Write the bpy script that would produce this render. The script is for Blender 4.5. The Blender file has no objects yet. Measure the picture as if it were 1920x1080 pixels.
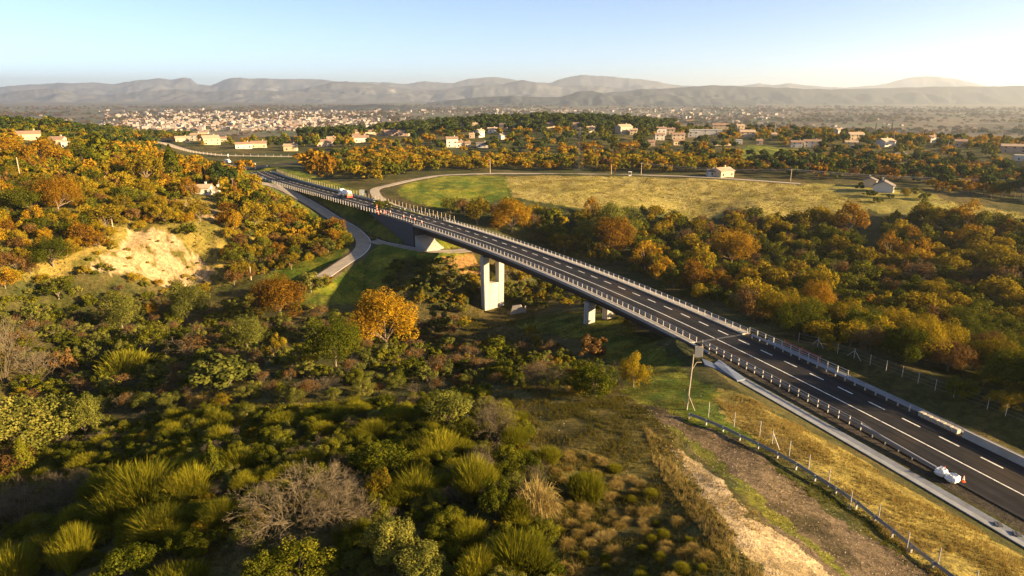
import bpy, math, random
import numpy as np
from math import radians, sin, cos, pi, sqrt

# ------------------------------------------------------------------ camera, sky, sun
sc = bpy.context.scene
COL = sc.collection
CAMZ = 46.0
PITCH = math.atan(362 / 1280)
cam_d = bpy.data.cameras.new('camera')
cam_d.sensor_width = 36
cam_d.lens = 24
cam_d.clip_start = 0.5
cam_d.clip_end = 60000
cam = bpy.data.objects.new('camera', cam_d)
COL.objects.link(cam)
cam.location = (0, 0, CAMZ)
cam.rotation_euler = (pi / 2 - PITCH, 0, 0)
sc.camera = cam

SUN_EL = 15.5
SUN_AZ = 107.0          # degrees clockwise from +Y (view direction)
w = bpy.data.worlds.new('World')
sc.world = w
w.use_nodes = True
nt = w.node_tree
bgn = nt.nodes['Background']
sky = nt.nodes.new('ShaderNodeTexSky')
sky.sky_type = 'NISHITA'
sky.sun_disc = False
sky.sun_elevation = radians(SUN_EL)
sky.sun_rotation = radians(SUN_AZ)
sky.altitude = 200
sky.air_density = 0.5
sky.dust_density = 0.55
sky.ozone_density = 1.0
nt.links.new(sky.outputs[0], bgn.inputs[0])
bgn.inputs[1].default_value = 0.05
sun_d = bpy.data.lights.new('sun', 'SUN')
sun_d.energy = 5.0
sun_d.angle = radians(0.5)
sun_d.color = (1.0, 0.71, 0.37)
sun = bpy.data.objects.new('sun', sun_d)
COL.objects.link(sun)
sun.rotation_euler = (radians(90 - SUN_EL), 0, radians(180 - SUN_AZ))
sc.view_settings.view_transform = 'Standard'
sc.view_settings.look = 'None'
sc.view_settings.exposure = 2.35
sc.view_settings.gamma = 1.0
sc.cycles.use_denoising = True
sc.cycles.pixel_filter_width = 1.2
sc.cycles.max_bounces = 5
sc.cycles.diffuse_bounces = 2
sc.cycles.transmission_bounces = 3
sc.cycles.transparent_max_bounces = 4
sc.cycles.volume_bounces = 0

R = random.Random(7)
NR = np.random.default_rng(7)

# ------------------------------------------------------------------ projection helpers
F = 1280.0
SP, CP = sin(PITCH), cos(PITCH)

def un(u, v, z=0.0):
    dx = (u - 960) / F; dy = (540 - v) / F
    Y = CP + dy * SP; Z = -SP + dy * CP
    t = (z - CAMZ) / Z
    return (dx * t, Y * t)

def proj(x, y, z):
    x = np.asarray(x, float); y = np.asarray(y, float); z = np.asarray(z, float) - CAMZ
    d = y * CP - z * SP
    d = np.where(d < 1e-3, 1e-3, d)
    return 960 + F * x / d, 540 - F * (y * SP + z * CP) / d, d

def smooth(a, b, x):
    t = np.clip((x - a) / (b - a), 0, 1)
    return t * t * (3 - 2 * t)

def _h(ix, iy, seed):
    n = (ix.astype(np.int64) * 374761393 + iy.astype(np.int64) * 668265263 + seed * 1274126177) & 0xffffffff
    n = ((n ^ (n >> 13)) * 1274126177) & 0xffffffff
    return ((n ^ (n >> 16)) & 0xffff) / 65535.0

def vnoise(x, y, seed=0):
    x = np.asarray(x, float); y = np.asarray(y, float)
    ix = np.floor(x); iy = np.floor(y)
    fx = x - ix; fy = y - iy
    fx = fx * fx * (3 - 2 * fx); fy = fy * fy * (3 - 2 * fy)
    a = _h(ix, iy, seed); b = _h(ix + 1, iy, seed); c = _h(ix, iy + 1, seed); d = _h(ix + 1, iy + 1, seed)
    return (a + (b - a) * fx) * (1 - fy) + (c + (d - c) * fx) * fy

def fbm(x, y, s, seed=0, o=4):
    r = 0; a = 0.5; k = 1.0 / s
    for i in range(o):
        r = r + a * (vnoise(x * k + 13.7 * i, y * k + 7.1 * i, seed + i) - 0.5)
        a *= 0.5; k *= 2.07
    return r

# ------------------------------------------------------------------ roads (world polylines)
def catmull(P, step=2.0):
    P = np.array(P, float); out = []
    Q = np.vstack([2 * P[0] - P[1], P, 2 * P[-1] - P[-2]])
    for i in range(1, len(Q) - 2):
        n = max(2, int(np.linalg.norm(Q[i + 1] - Q[i]) / step))
        for k in range(n):
            t = k / n
            out.append(0.5 * ((2 * Q[i]) + (-Q[i - 1] + Q[i + 1]) * t + (2 * Q[i - 1] - 5 * Q[i] + 4 * Q[i + 1] - Q[i + 2]) * t * t + (-Q[i - 1] + 3 * Q[i] - 3 * Q[i + 1] + Q[i + 2]) * t ** 3))
    out.append(Q[-2]); return np.array(out)

def path(pts, step=2.0):
    return catmull([(*un(u, v, z), z) for u, v, z in pts], step)

SOL = [(482, 322), (515.5, 334.7), (557, 347), (596, 358), (637.8, 370.8), (668, 379), (700, 390), (732, 396.8), (752.8, 402), (783, 411.4), (825, 425.3),
       (880.6, 442), (916.7, 455.8), (960, 471), (1000, 487), (1130, 538.6), (1234, 584), (1328, 634), (1365, 648), (1400, 661), (1500, 712), (1649, 780), (1920, 934)]
_s = np.array([un(u, v) for u, v in SOL])
_c = np.polyfit(_s[:, 1] / 100, _s[:, 0], 4, w=np.where(_s[:, 1] > 300, .3, 1))
_y = np.arange(430, 66, -2.0)
_x = np.polyval(_c, _y / 100)
MAIN = np.stack([_x, _y, 0 * _x], 1)
_d = MAIN[-1] - MAIN[-6]; _d /= np.linalg.norm(_d)
MAIN = np.vstack([MAIN, [MAIN[-1] + _d * k * 2 for k in range(1, 30)]])

def normals(P):
    T = np.gradient(P[:, :2], axis=0)
    T /= np.linalg.norm(T, axis=1)[:, None]
    return np.stack([-T[:, 1], T[:, 0]], 1)          # towards the far side (sun side) for MAIN
MN = normals(MAIN)
def main_off(o, z=0.0, sel=slice(None)):
    P = MAIN[sel].copy(); P[:, :2] += MN[sel] * o; P[:, 2] += z
    return P
def nearest_i(x, y):
    return int(np.argmin((MAIN[:, 0] - x) ** 2 + (MAIN[:, 1] - y) ** 2))
IB0 = nearest_i(*un(800, 419)); IB1 = nearest_i(*un(1340, 636))       # bridge start / end
def resamp(P, step):
    d = np.r_[0, np.cumsum(np.linalg.norm(np.diff(P, axis=0), axis=1))]
    n = max(2, int(d[-1] / step) + 1)
    s = np.linspace(0, d[-1], n)
    return np.stack([np.interp(s, d, P[:, k]) for k in range(P.shape[1])], 1)

SERVICE = path([(455, 338, 1), (488, 343, .5), (515.5, 348.6, -.3), (543, 360, -1.5), (571, 375, -3), (599, 391.7, -4.5), (626.7, 409.7, -6), (654, 425, -7.3), (671, 439, -8),
                (680, 450, -8.4), (680, 462, -8.8), (669, 476, -9.5), (647.5, 490, -10.5), (622, 507, -12), (600, 522, -13)])
UNDER = path([(676, 443, -8.2), (695, 449.5, -8.4), (716, 456, -8.5), (747.5, 462, -8.5), (779, 468.5, -8.5), (810, 472, -8.6), (857, 471, -8.8), (905, 466, -8.5)])
FIELDROAD = path([(1500, 344, 1), (1300, 331, 1.5), (1143, 327, 1.3), (1043, 325.5, 1.2), (943, 325, 1), (893, 326, 1), (827, 329, 1), (777, 336.7, .5), (733, 346.7, 0), (707, 353, -.8), (703, 361, -1.6),
                  (717, 376, -3), (757, 393, -4.5), (800, 408, -6), (850, 425, -7.2), (890, 445, -8), (905, 466, -8.5)])
LEFTROAD = path([(300, 293, 1), (356, 299, .5), (397, 305, .2), (429, 311.5, 0), (475, 316, 0)], 4)
UPPERROAD = path([(270, 262, 1.5), (310, 269, 1.5), (328, 275, 1.2), (360, 284, 1), (406, 290, 1), (429, 291.5, 1), (480, 292.5, 1), (560, 293.5, 1)], 4)
LINKROAD = path([(470, 318, 0), (492, 311, 0), (521, 309, 0), (551, 306.6, 0), (600, 305, 0)], 4)

M_ALL = main_off(1.1)
ROADS = [  # polyline, half width, fill slope, cut slope
    (M_ALL[:IB0 - 1], 8.2, .55, .5), (M_ALL[IB1 + 2:], 11.2, .55, .42),
    (UPPERROAD, 5.0, .5, .5), (LEFTROAD, 6.5, .5, .5), (LINKROAD, 6.0, .5, .5),
    (FIELDROAD, 3.6, .5, .6), (SERVICE, 3.9, .55, .65), (UNDER, 3.6, .6, .6)]

# ------------------------------------------------------------------ terrain height
CTRL = [
 # near hill under the drone
 (1919, 1079, 4), (1760, 1062, 6), (1600, 1040, 7.8), (1400, 900, 7.5), (1300, 820, 6), (1200, 760, 3), (1290, 890, 9.0), (1345, 980, 11.2), (1430, 1085, 12.5), (1330, 870, 6.9), (1450, 960, 7.6), (1570, 1060, 8.2), (1250, 1010, 8.4), (1180, 900, 6), (1440, 830, 5.5), (1600, 960, 6.5),
 (1100, 1000, 8.5), (1000, 900, 8), (1100, 800, 5), (1000, 740, 0), (900, 800, 3), (800, 900, 6.5), (700, 1000, 7.5), (400, 1050, 6), (100, 1070, 2), (960, 1075, 9.5), (500, 900, 4), (200, 900, -2),
 (0, 900, -7), (300, 800, -7), (600, 800, 1), (0, 760, -14), (450, 700, -7), (600, 690, -4.5), (300, 730, -12), (150, 700, -16), (250, 650, -13), (0, 650, -12), (750, 740, -3.5), (880, 690, -8), (650, 660, -9), (400, 600, -20), (150, 580, -17),
 (950, 640, -17), (1050, 660, -9), (1150, 640, -6.4), (1099, 590, -10.2), (1138, 604, -8.9), (926, 582, -22), (960, 587, -22), (1000, 600, -18), (890, 586, -22), (800, 600, -21), (700, 570, -20.5), (1190, 628, -4.6), (1250, 660, -2.8), (1290, 720, .8), (1240, 700, -1.2), (1200, 690, -2.8),
 (1340, 760, 2.5), (560, 540, -17), (640, 545, -19), (760, 530, -20), (850, 530, -18.5), (870, 500, -12),
 # far bank and forested valley right of the bridge
 (1500, 645, 1), (1700, 712, 1.8), (1900, 785, 2.5), (1700, 640, -5), (1500, 600, -9), (1850, 660, -4), (1900, 560, -8), (1750, 540, -12), (1500, 500, -15), (1300, 480, -16), (1150, 480, -17), (1300, 420, -12), (1100, 420, -11),
 (1500, 430, -11), (1700, 440, -9), (1900, 450, -7), (1000, 400, -7), (900, 400, -6), (1000, 470, -17), (1080, 540, -17), (950, 520, -17), (1180, 580, -14),
 # field
 (1400, 400, -6), (1200, 395, -6), (1050, 388, -5), (1300, 345, 1), (1100, 335, 1), (950, 333, 1), (800, 350, 0), (780, 380, -3), (850, 375, -3), (1500, 352, 0), (1550, 385, -3), (1660, 362, 0), (1760, 370, 0), (1850, 395, -3), (1919, 400, -3),
 # left hill
 (0, 330, 14), (60, 300, 17), (100, 400, 7), (0, 420, 5), (200, 340, 10), (300, 330, 8), (375, 366, 4), (420, 360, 3), (300, 388, 4), (250, 425, 1), (330, 425, 0), (150, 480, -3), (240, 505, -9), (300, 515, -13), (360, 530, -17), (420, 500, -13),
 (430, 430, -4), (500, 400, -2), (560, 420, -6), (520, 460, -9), (600, 460, -10), (470, 525, -16), (100, 530, -10), (0, 520, -6), (0, 480, 0), (500, 360, 0), (450, 352, 2), (400, 330, 4),
 # mid ground
 (450, 305, 0), (300, 290, 2), (150, 280, 12), (0, 262, 18), (100, 238, 22), (0, 236, 22), (220, 246, 10), (250, 270, 4), (330, 262, 1), (450, 275, 0), (600, 275, 1), (700, 265, 3), (700, 255, 4), (800, 260, 5), (850, 276, 2),
 (650, 320, 0), (800, 310, -1), (950, 300, -2), (1085, 322, 1), (1200, 300, -2), (1000, 262, 5), (1100, 245, 9), (900, 240, 8), (1200, 262, 4), (1300, 260, 4), (1400, 275, 2), (1440, 300, 0), (1400, 245, 5), (1500, 276, 1), (1600, 280, 0), (1700, 290, -3), (1800, 310, -5),
 (1900, 320, -6), (1700, 330, -5), (1850, 345, -4), (1800, 268, 1), (1900, 280, 0), (1600, 262, 3), (1550, 250, 3), (1600, 320, -3), (1500, 320, -2), (1350, 331, 1)]
CX = [(*un(u, v, z), z) for u, v, z in CTRL]
def pol(deg, r, z):
    return (r * sin(radians(deg)), r * cos(radians(deg)), z)
# the ridge behind the villages and the slope down to the plain, then anchors off frame
for dg, r, z in [(-36, 760, 20), (-32, 820, 12), (-28, 860, 2), (-20, 900, -4), (-12, 900, -2), (-8, 900, 4), (-3, 900, 11), (2, 900, 13), (6, 900, 14), (10, 880, 9), (14, 840, 4), (20, 840, 2), (26, 800, 0), (30, 760, 1), (36, 740, 1),
                 (-45, 900, 10), (-45, 400, 12), (-45, 200, 0), (-45, 100, -10), (45, 900, -5), (46, 400, -5), (46, 200, -6), (47, 100, 3), (50, 60, 6), (-60, 50, -4), (0, 12, 12), (60, 30, 10), (-90, 60, -5), (90, 60, 8), (180, 50, 14), (180, 300, 20), (-90, 400, 5), (90, 400, 0),
                 (-40, 1400, -20), (-20, 1400, -45), (0, 1500, -30), (20, 1500, -45), (40, 1400, -50), (-90, 1400, -10), (90, 1400, -20), (180, 1400, 0)]:
    CX.append(pol(dg, r, z))
for P in (SERVICE, UNDER, FIELDROAD):
    for q in P[::8]:
        CX.append(tuple(q))
CX = np.array(CX)
_C = 7.0
def _phi(d2):
    return -np.sqrt(d2 + _C * _C)
_n = len(CX)
_A = np.zeros((_n + 1, _n + 1))
_A[:_n, :_n] = _phi((CX[:, None, 0] - CX[None, :, 0]) ** 2 + (CX[:, None, 1] - CX[None, :, 1]) ** 2) + np.eye(_n) * 1.5
_A[:_n, _n] = 1; _A[_n, :_n] = 1
_W = np.linalg.solve(_A, np.r_[CX[:, 2], 0])

def h_base(x, y):
    out = np.empty(len(x))
    for i in range(0, len(x), 20000):
        a = x[i:i + 20000]; b = y[i:i + 20000]
        out[i:i + 20000] = _phi((a[:, None] - CX[None, :, 0]) ** 2 + (b[:, None] - CX[None, :, 1]) ** 2) @ _W[:_n] + _W[_n]
    return out

def poly_dist(x, y, P):
    """nearest distance to a polyline and its height there"""
    P = P if len(P) < 60 else P[::2] if (len(P) % 2) else np.vstack([P[::2], P[-1:]])
    best = np.full(len(x), 1e9); zz = np.zeros(len(x))
    for i in range(len(P) - 1):
        a = P[i]; d = P[i + 1, :2] - a[:2]; L2 = d @ d
        t = np.clip(((x - a[0]) * d[0] + (y - a[1]) * d[1]) / L2, 0, 1)
        q = (x - a[0] - t * d[0]) ** 2 + (y - a[1] - t * d[1]) ** 2
        m = q < best
        best[m] = q[m]; zz[m] = a[2] + t[m] * (P[i + 1, 2] - a[2])
    return np.sqrt(best), zz

def pip(x, y, poly):
    poly = np.asarray(poly); ins = np.zeros(len(x), bool); j = len(poly) - 1
    for i in range(len(poly)):
        xi, yi = poly[i]; xj, yj = poly[j]
        c = ((yi > y) != (yj > y)) & (x < (xj - xi) * (y - yi) / (yj - yi + 1e-12) + xi)
        ins ^= c; j = i
    return ins

CLIFF_C = None
def height(x, y):
    x = np.atleast_1d(np.asarray(x, float)); y = np.atleast_1d(np.asarray(y, float))
    r = np.hypot(x, y)
    h = np.full(len(x), -62.0)
    m = r < 2400
    h[m] = h_base(x[m], y[m])
    plain = -62 + 14 * fbm(x, y, 2500, 5, 3) + 30 * smooth(5000, 9000, r) * fbm(x, y, 1800, 9, 3)
    k = smooth(1050, 1750, r)
    h = h * (1 - k) + plain * k
    nat = (fbm(x, y, 22, 3, 4) * 2.6 + fbm(x, y, 5, 31, 2) * .5) * smooth(1500, 900, r)
    # eroded cliff and gullied slope on the left hill
    cl = smooth(38, 12, np.hypot((x + 118) * .8, (y - 246)))
    nat += cl * (np.abs(fbm(x * 1.3, y * .5, 9, 77, 3)) * -7 + 1.0)
    dmin = np.full(len(x), 1e3)
    hr = h + nat * 1.0
    for P, hw, fs, cs in ROADS:
        lo = P[:, :2].min(0) - 70; hi = P[:, :2].max(0) + 70
        m = (x > lo[0]) & (x < hi[0]) & (y > lo[1]) & (y < hi[1])
        if not m.any():
            continue
        idx = np.where(m)[0]
        d, z = poly_dist(x[idx], y[idx], P)
        dd = np.maximum(d - hw, 0)
        cur = hr[idx]
        lo_ = z - .12 - fs * dd; hi_ = z - .12 + cs * dd
        hr[idx] = np.clip(cur, lo_, hi_)
        dmin[idx] = np.minimum(dmin[idx], d - hw)
    return hr

def h1(x, y):
    return float(height([x], [y])[0])

_T = np.exp(np.linspace(math.log(18), math.log(6000), 420))
def hit(u, v):
    """first terrain point seen along the ray of a photo pixel"""
    dx = (u - 960) / F; dy = (540 - v) / F
    Y = CP + dy * SP; Z = -SP + dy * CP
    d = CAMZ + Z * _T - height(dx * _T, Y * _T)
    i = np.argmax(d < 0)
    if d[i] >= 0:
        return (dx * _T[-1], Y * _T[-1])
    a, b = _T[i - 1], _T[i]
    t = a + (b - a) * d[i - 1] / (d[i - 1] - d[i])
    return (dx * t, Y * t)
def depth(x, y, z):
    return float(proj(x, y, z)[2])

# ------------------------------------------------------------------ mesh utilities
def tag(o, label=None, cat=None, group=None, kind=None):
    if label: o['label'] = label
    if cat: o['category'] = cat
    if group: o['group'] = group
    if kind: o['kind'] = kind
    return o

def link(name, data, parent=None):
    o = bpy.data.objects.new(name, data)
    COL.objects.link(o)
    if parent is not None: o.parent = parent
    return o

def empty(name, loc=(0, 0, 0), rz=0.0):
    o = bpy.data.objects.new(name, None)
    COL.objects.link(o); o.location = loc; o.rotation_euler = (0, 0, rz)
    o.empty_display_size = .5
    return o

def np_mesh(name, V, Fc, mats=(), smooth_=False, fattr=None, cattr=None):
    """V (n,3); Fc list of face arrays (k,3)/(k,4); fattr {name: per-face float}; cattr {name: per-vertex rgb}"""
    me = bpy.data.meshes.new(name)
    if not isinstance(Fc, (list, tuple)): Fc = [Fc]
    Fc = [np.asarray(f, np.int32) for f in Fc if len(f)]
    V = np.asarray(V, np.float32)
    me.vertices.add(len(V)); me.vertices.foreach_set('co', V.ravel())
    tot = np.concatenate([np.full(len(f), f.shape[1], np.int32) for f in Fc])
    me.loops.add(int(tot.sum())); me.loops.foreach_set('vertex_index', np.concatenate([f.ravel() for f in Fc]))
    me.polygons.add(len(tot))
    me.polygons.foreach_set('loop_start', np.r_[0, np.cumsum(tot)[:-1]].astype(np.int32))
    me.update(calc_edges=True)
    if smooth_: me.polygons.foreach_set('use_smooth', np.ones(len(tot), bool))
    for k, a in (fattr or {}).items():
        at = me.attributes.new(k, 'FLOAT', 'FACE'); at.data.foreach_set('value', np.asarray(a, np.float32))
    for k, a in (cattr or {}).items():
        at = me.attributes.new(k, 'FLOAT_COLOR', 'POINT')
        c = np.ones((len(V), 4), np.float32); c[:, :3] = a; at.data.foreach_set('color', c.ravel())
    for m in mats: me.materials.append(m)
    return me

class MB:
    def __init__(s): s.v = []; s.f = []; s.m = []
    def add(s, V, Fs, mi=0):
        b = len(s.v); s.v += [tuple(map(float, p)) for p in V]
        for f in Fs: s.f.append([b + i for i in f]); s.m.append(mi)
    def box(s, c, d, rz=0.0, mi=0, taper=1.0, rx=0.0):
        x, y, z = c; a, b, h = d[0] / 2, d[1] / 2, d[2] / 2
        ca, sa = cos(rz), sin(rz); P = []
        for k, t in ((-1, 1.0), (1, taper)):
            for i, j in ((-1, -1), (1, -1), (1, 1), (-1, 1)):
                px, py, pz = i * a * t, j * b * t, k * h
                if rx: py, pz = py * cos(rx) - pz * sin(rx), py * sin(rx) + pz * cos(rx)
                P.append((x + px * ca - py * sa, y + px * sa + py * ca, z + pz))
        s.add(P, [(3, 2, 1, 0), (4, 5, 6, 7), (0, 1, 5, 4), (1, 2, 6, 5), (2, 3, 7, 6), (3, 0, 4, 7)], mi)
    def tube(s, p, q, r0, r1=None, n=6, mi=0, cap=True):
        r1 = r0 if r1 is None else r1
        p = np.array(p, float); q = np.array(q, float); d = q - p; L = np.linalg.norm(d)
        if L < 1e-6: return
        d /= L; a = np.cross(d, (0, 0, 1) if abs(d[2]) < .9 else (1, 0, 0)); a /= np.linalg.norm(a); b = np.cross(d, a)
        P = []
        for c, r in ((p, r0), (q, r1)):
            for k in range(n):
                t = 2 * pi * k / n; P.append(c + (a * cos(t) + b * sin(t)) * r)
        Fs = [(k, (k + 1) % n, n + (k + 1) % n, n + k) for k in range(n)]
        if cap: Fs += [tuple(range(n - 1, -1, -1)), tuple(range(n, 2 * n))]
        s.add(P, Fs, mi)
    def pipe(s, pts, r, n=5, mi=0):
        for i in range(len(pts) - 1): s.tube(pts[i], pts[i + 1], r, r, n, mi)
    def sweep(s, P, N, prof, mi=0, closed=True):
        """sweep a cross-section [(offset, dz)...] along P with side normals N"""
        V = []; k = len(prof)
        for p, nn in zip(P, N):
            for o, dz in prof: V.append((p[0] + nn[0] * o, p[1] + nn[1] * o, p[2] + dz))
        Fs = []
        for i in range(len(P) - 1):
            for j in range(k if closed else k - 1):
                a = i * k + j; b = i * k + (j + 1) % k; Fs.append((a, a + k, b + k, b))
        if closed:
            Fs.append(tuple(range(k))); Fs.append(tuple((len(P) - 1) * k + j for j in range(k - 1, -1, -1)))
        s.add(V, Fs, mi)
    def build(s, name, mats, parent=None, sm=False):
        me = bpy.data.meshes.new(name); me.from_pydata(s.v, [], s.f)
        for m in (mats if isinstance(mats, (list, tuple)) else [mats]): me.materials.append(m)
        me.polygons.foreach_set('material_index', s.m)
        if sm: me.polygons.foreach_set('use_smooth', [True] * len(s.f))
        me.update()
        return link(name, me, parent)

# ------------------------------------------------------------------ materials
def mat(name, col, rough=.8, noise=0.0, scale=5.0, bump=0.0, bscale=20.0, metal=0.0, spec=.3, streak=None, obj_var=0.0):
    m = bpy.data.materials.new(name); m.use_nodes = True; t = m.node_tree; N = t.nodes; Lk = t.links.new
    b = N['Principled BSDF']; b.inputs['Roughness'].default_value = rough; b.inputs['Metallic'].default_value = metal
    b.inputs['Specular IOR Level'].default_value = spec
    b.inputs['Base Color'].default_value = (*col, 1)
    tc = N.new('ShaderNodeNewGeometry')
    src = None
    if noise:
        n = N.new('ShaderNodeTexNoise'); n.inputs['Scale'].default_value = scale; n.inputs['Detail'].default_value = 6; n.inputs['Roughness'].default_value = .65
        Lk(tc.outputs['Position'], n.inputs['Vector'])
        r = N.new('ShaderNodeValToRGB'); r.color_ramp.elements[0].position = .3; r.color_ramp.elements[1].position = .7
        r.color_ramp.elements[0].color = (*[c * (1 - noise) for c in col], 1); r.color_ramp.elements[1].color = (*[min(1, c * (1 + noise)) for c in col], 1)
        Lk(n.outputs[0], r.inputs[0]); src = r.outputs[0]
    if streak is not None:
        n2 = N.new('ShaderNodeTexNoise'); n2.inputs['Scale'].default_value = streak[1]; n2.inputs['Detail'].default_value = 4
        Lk(tc.outputs['Position'], n2.inputs['Vector'])
        r2 = N.new('ShaderNodeValToRGB'); r2.color_ramp.elements[0].position = streak[2]; r2.color_ramp.elements[1].position = streak[3]
        Lk(n2.outputs[0], r2.inputs[0])
        mx = N.new('ShaderNodeMix'); mx.data_type = 'RGBA'; Lk(r2.outputs[0], mx.inputs[0])
        if src: Lk(src, mx.inputs[6])
        else: mx.inputs[6].default_value = (*col, 1)
        mx.inputs[7].default_value = (*streak[0], 1); src = mx.outputs[2]
    if src: Lk(src, b.inputs['Base Color'])
    if bump:
        n = N.new('ShaderNodeTexNoise'); n.inputs['Scale'].default_value = bscale; n.inputs['Detail'].default_value = 5
        Lk(tc.outputs['Position'], n.inputs['Vector'])
        bp = N.new('ShaderNodeBump'); bp.inputs['Strength'].default_value = bump; bp.inputs['Distance'].default_value = .1
        Lk(n.outputs[0], bp.inputs['Height']); Lk(bp.outputs[0], b.inputs['Normal'])
    return m

LEAFK = .55
def leafmat(name, cols, trans=.3, var=.35):
    """foliage: colour ramp over a per-leaf random value shifted by a per-plant random value"""
    m = bpy.data.materials.new(name); m.use_nodes = True; t = m.node_tree; N = t.nodes; Lk = t.links.new
    for n in list(N): N.remove(n)
    cols = [tuple(q * LEAFK for q in c) for c in cols]
    out = N.new('ShaderNodeOutputMaterial')
    at = N.new('ShaderNodeAttribute'); at.attribute_name = 'lv'
    oi = N.new('ShaderNodeObjectInfo')
    ma = N.new('ShaderNodeMath'); ma.operation = 'MULTIPLY_ADD'; ma.inputs[1].default_value = var; Lk(oi.outputs['Random'], ma.inputs[0])
    mb = N.new('ShaderNodeMath'); mb.operation = 'MULTIPLY'; mb.inputs[1].default_value = 1 - var; Lk(at.outputs['Fac'], mb.inputs[0])
    Lk(mb.outputs[0], ma.inputs[2])
    r = N.new('ShaderNodeValToRGB'); el = r.color_ramp.elements
    el[0].position = 0.0; el[0].color = (*cols[0], 1); el[1].position = 1.0; el[1].color = (*cols[-1], 1)
    for i, c in enumerate(cols[1:-1]):
        e = el.new((i + 1) / (len(cols) - 1)); e.color = (*c, 1)
    Lk(ma.outputs[0], r.inputs[0])
    d = N.new('ShaderNodeBsdfDiffuse'); tr = N.new('ShaderNodeBsdfTranslucent'); mx = N.new('ShaderNodeMixShader'); mx.inputs[0].default_value = trans
    Lk(r.outputs[0], d.inputs[0]); Lk(r.outputs[0], tr.inputs[0]); Lk(d.outputs[0], mx.inputs[1]); Lk(tr.outputs[0], mx.inputs[2]); Lk(mx.outputs[0], out.inputs[0])
    return m

def piermat():
    m = mat('pier_concrete', (.42, .385, .335), .8, .06, 1.2)
    N = m.node_tree.nodes; Lk = m.node_tree.links.new; b = N['Principled BSDF']; src = b.inputs['Base Color'].links[0].from_socket
    g = N.new('ShaderNodeNewGeometry'); mp = N.new('ShaderNodeMapping'); mp.inputs['Scale'].default_value = (1.4, 1.4, .06); Lk(g.outputs['Position'], mp.inputs[0])
    n = N.new('ShaderNodeTexNoise'); n.inputs['Scale'].default_value = 1; n.inputs['Detail'].default_value = 5; Lk(mp.outputs[0], n.inputs['Vector'])
    r = N.new('ShaderNodeMapRange'); r.inputs[1].default_value = .35; r.inputs[2].default_value = .62; r.inputs[3].default_value = .68; r.inputs[4].default_value = 1.06; Lk(n.outputs[0], r.inputs[0])
    s = N.new('ShaderNodeSeparateXYZ'); Lk(g.outputs['Position'], s.inputs[0]); f = N.new('ShaderNodeMath'); f.operation = 'PINGPONG'; f.inputs[1].default_value = 1.6; Lk(s.outputs[2], f.inputs[0])
    c = N.new('ShaderNodeMath'); c.operation = 'GREATER_THAN'; c.inputs[1].default_value = .05; Lk(f.outputs[0], c.inputs[0]); c2 = N.new('ShaderNodeMapRange'); c2.inputs[3].default_value = .72; c2.inputs[4].default_value = 1; Lk(c.outputs[0], c2.inputs[0])
    k = N.new('ShaderNodeMath'); k.operation = 'MULTIPLY'; Lk(r.outputs[0], k.inputs[0]); Lk(c2.outputs[0], k.inputs[1])
    v = N.new('ShaderNodeVectorMath'); v.operation = 'SCALE'; Lk(src, v.inputs[0]); Lk(k.outputs[0], v.inputs['Scale']); Lk(v.outputs[0], b.inputs['Base Color']); return m

def groundmat():
    m = bpy.data.materials.new('ground'); m.use_nodes = True; t = m.node_tree; N = t.nodes; Lk = t.links.new
    b = N['Principled BSDF']; b.inputs['Roughness'].default_value = .95; b.inputs['Specular IOR Level'].default_value = .1
    at = N.new('ShaderNodeAttribute'); at.attribute_name = 'gcol'
    g = N.new('ShaderNodeNewGeometry')
    def noise(s, d=5, ro=.6):
        n = N.new('ShaderNodeTexNoise'); n.inputs['Scale'].default_value = s; n.inputs['Detail'].default_value = d; n.inputs['Roughness'].default_value = ro
        Lk(g.outputs['Position'], n.inputs['Vector']); return n.outputs[0]
    def ramp(s, a, c, lo=.35, hi=.65):
        r = N.new('ShaderNodeMapRange'); Lk(s, r.inputs[0]); r.inputs[1].default_value = lo; r.inputs[2].default_value = hi
        r.inputs[3].default_value = a; r.inputs[4].default_value = c; return r.outputs[0]
    def mul(c, f):
        x = N.new('ShaderNodeVectorMath'); x.operation = 'SCALE'; Lk(c, x.inputs[0]); Lk(f, x.inputs['Scale']); return x.outputs[0]
    c = mul(at.outputs['Color'], ramp(noise(.9, 8, .7), .55, 1.5))
    c = mul(c, ramp(noise(.05, 4), .8, 1.2))
    c = mul(c, ramp(noise(7.0, 3), .7, 1.3))
    Lk(c, b.inputs['Base Color'])
    bp = N.new('ShaderNodeBump'); bp.inputs['Strength'].default_value = .9; bp.inputs['Distance'].default_value = .35
    Lk(noise(1.8, 6, .7), bp.inputs['Height']); Lk(bp.outputs[0], b.inputs['Normal'])
    return m

M = {}
M['ground'] = groundmat()
M['asphalt'] = mat('asphalt', (.012, .012, .014), .8, .35, .35, .25, 30, spec=.15, streak=((.032, .024, .017), .09, .5, .72))
M['oldasphalt'] = mat('old_asphalt', (.27, .235, .185), .9, .2, .5, .2, 20, streak=((.34, .28, .2), .2, .5, .75))
M['dirtroad'] = mat('dirt_road', (.34, .29, .22), .95, .2, .6, .3, 12)
M['paint'] = mat('road_paint', (.62, .62, .6), .6, .2, 3, streak=((.2, .19, .18), 1.3, .55, .72))
M['concrete'] = mat('concrete', (.34, .31, .27), .8, .1, .7, .1, 8, streak=((.26, .24, .2), .3, .55, .8))
M['pierconc'] = piermat()
M['paleconc'] = mat('pale_concrete', (.31, .285, .25), .8, .1, 1.5)
M['shadeconc'] = mat('shade_tinted_concrete', (.17, .185, .21), .75, .2, .8, .1, 8, streak=((.12, .12, .12), .5, .55, .75))  # concrete tinted blue grey, putting shade into the colour
M['dark_shade'] = mat('dark_and_shaded_concrete', (.06, .062, .07), .85, .15, 1)  # dark parts; on abutments and wing wall the dark colour stands for shade
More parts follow.
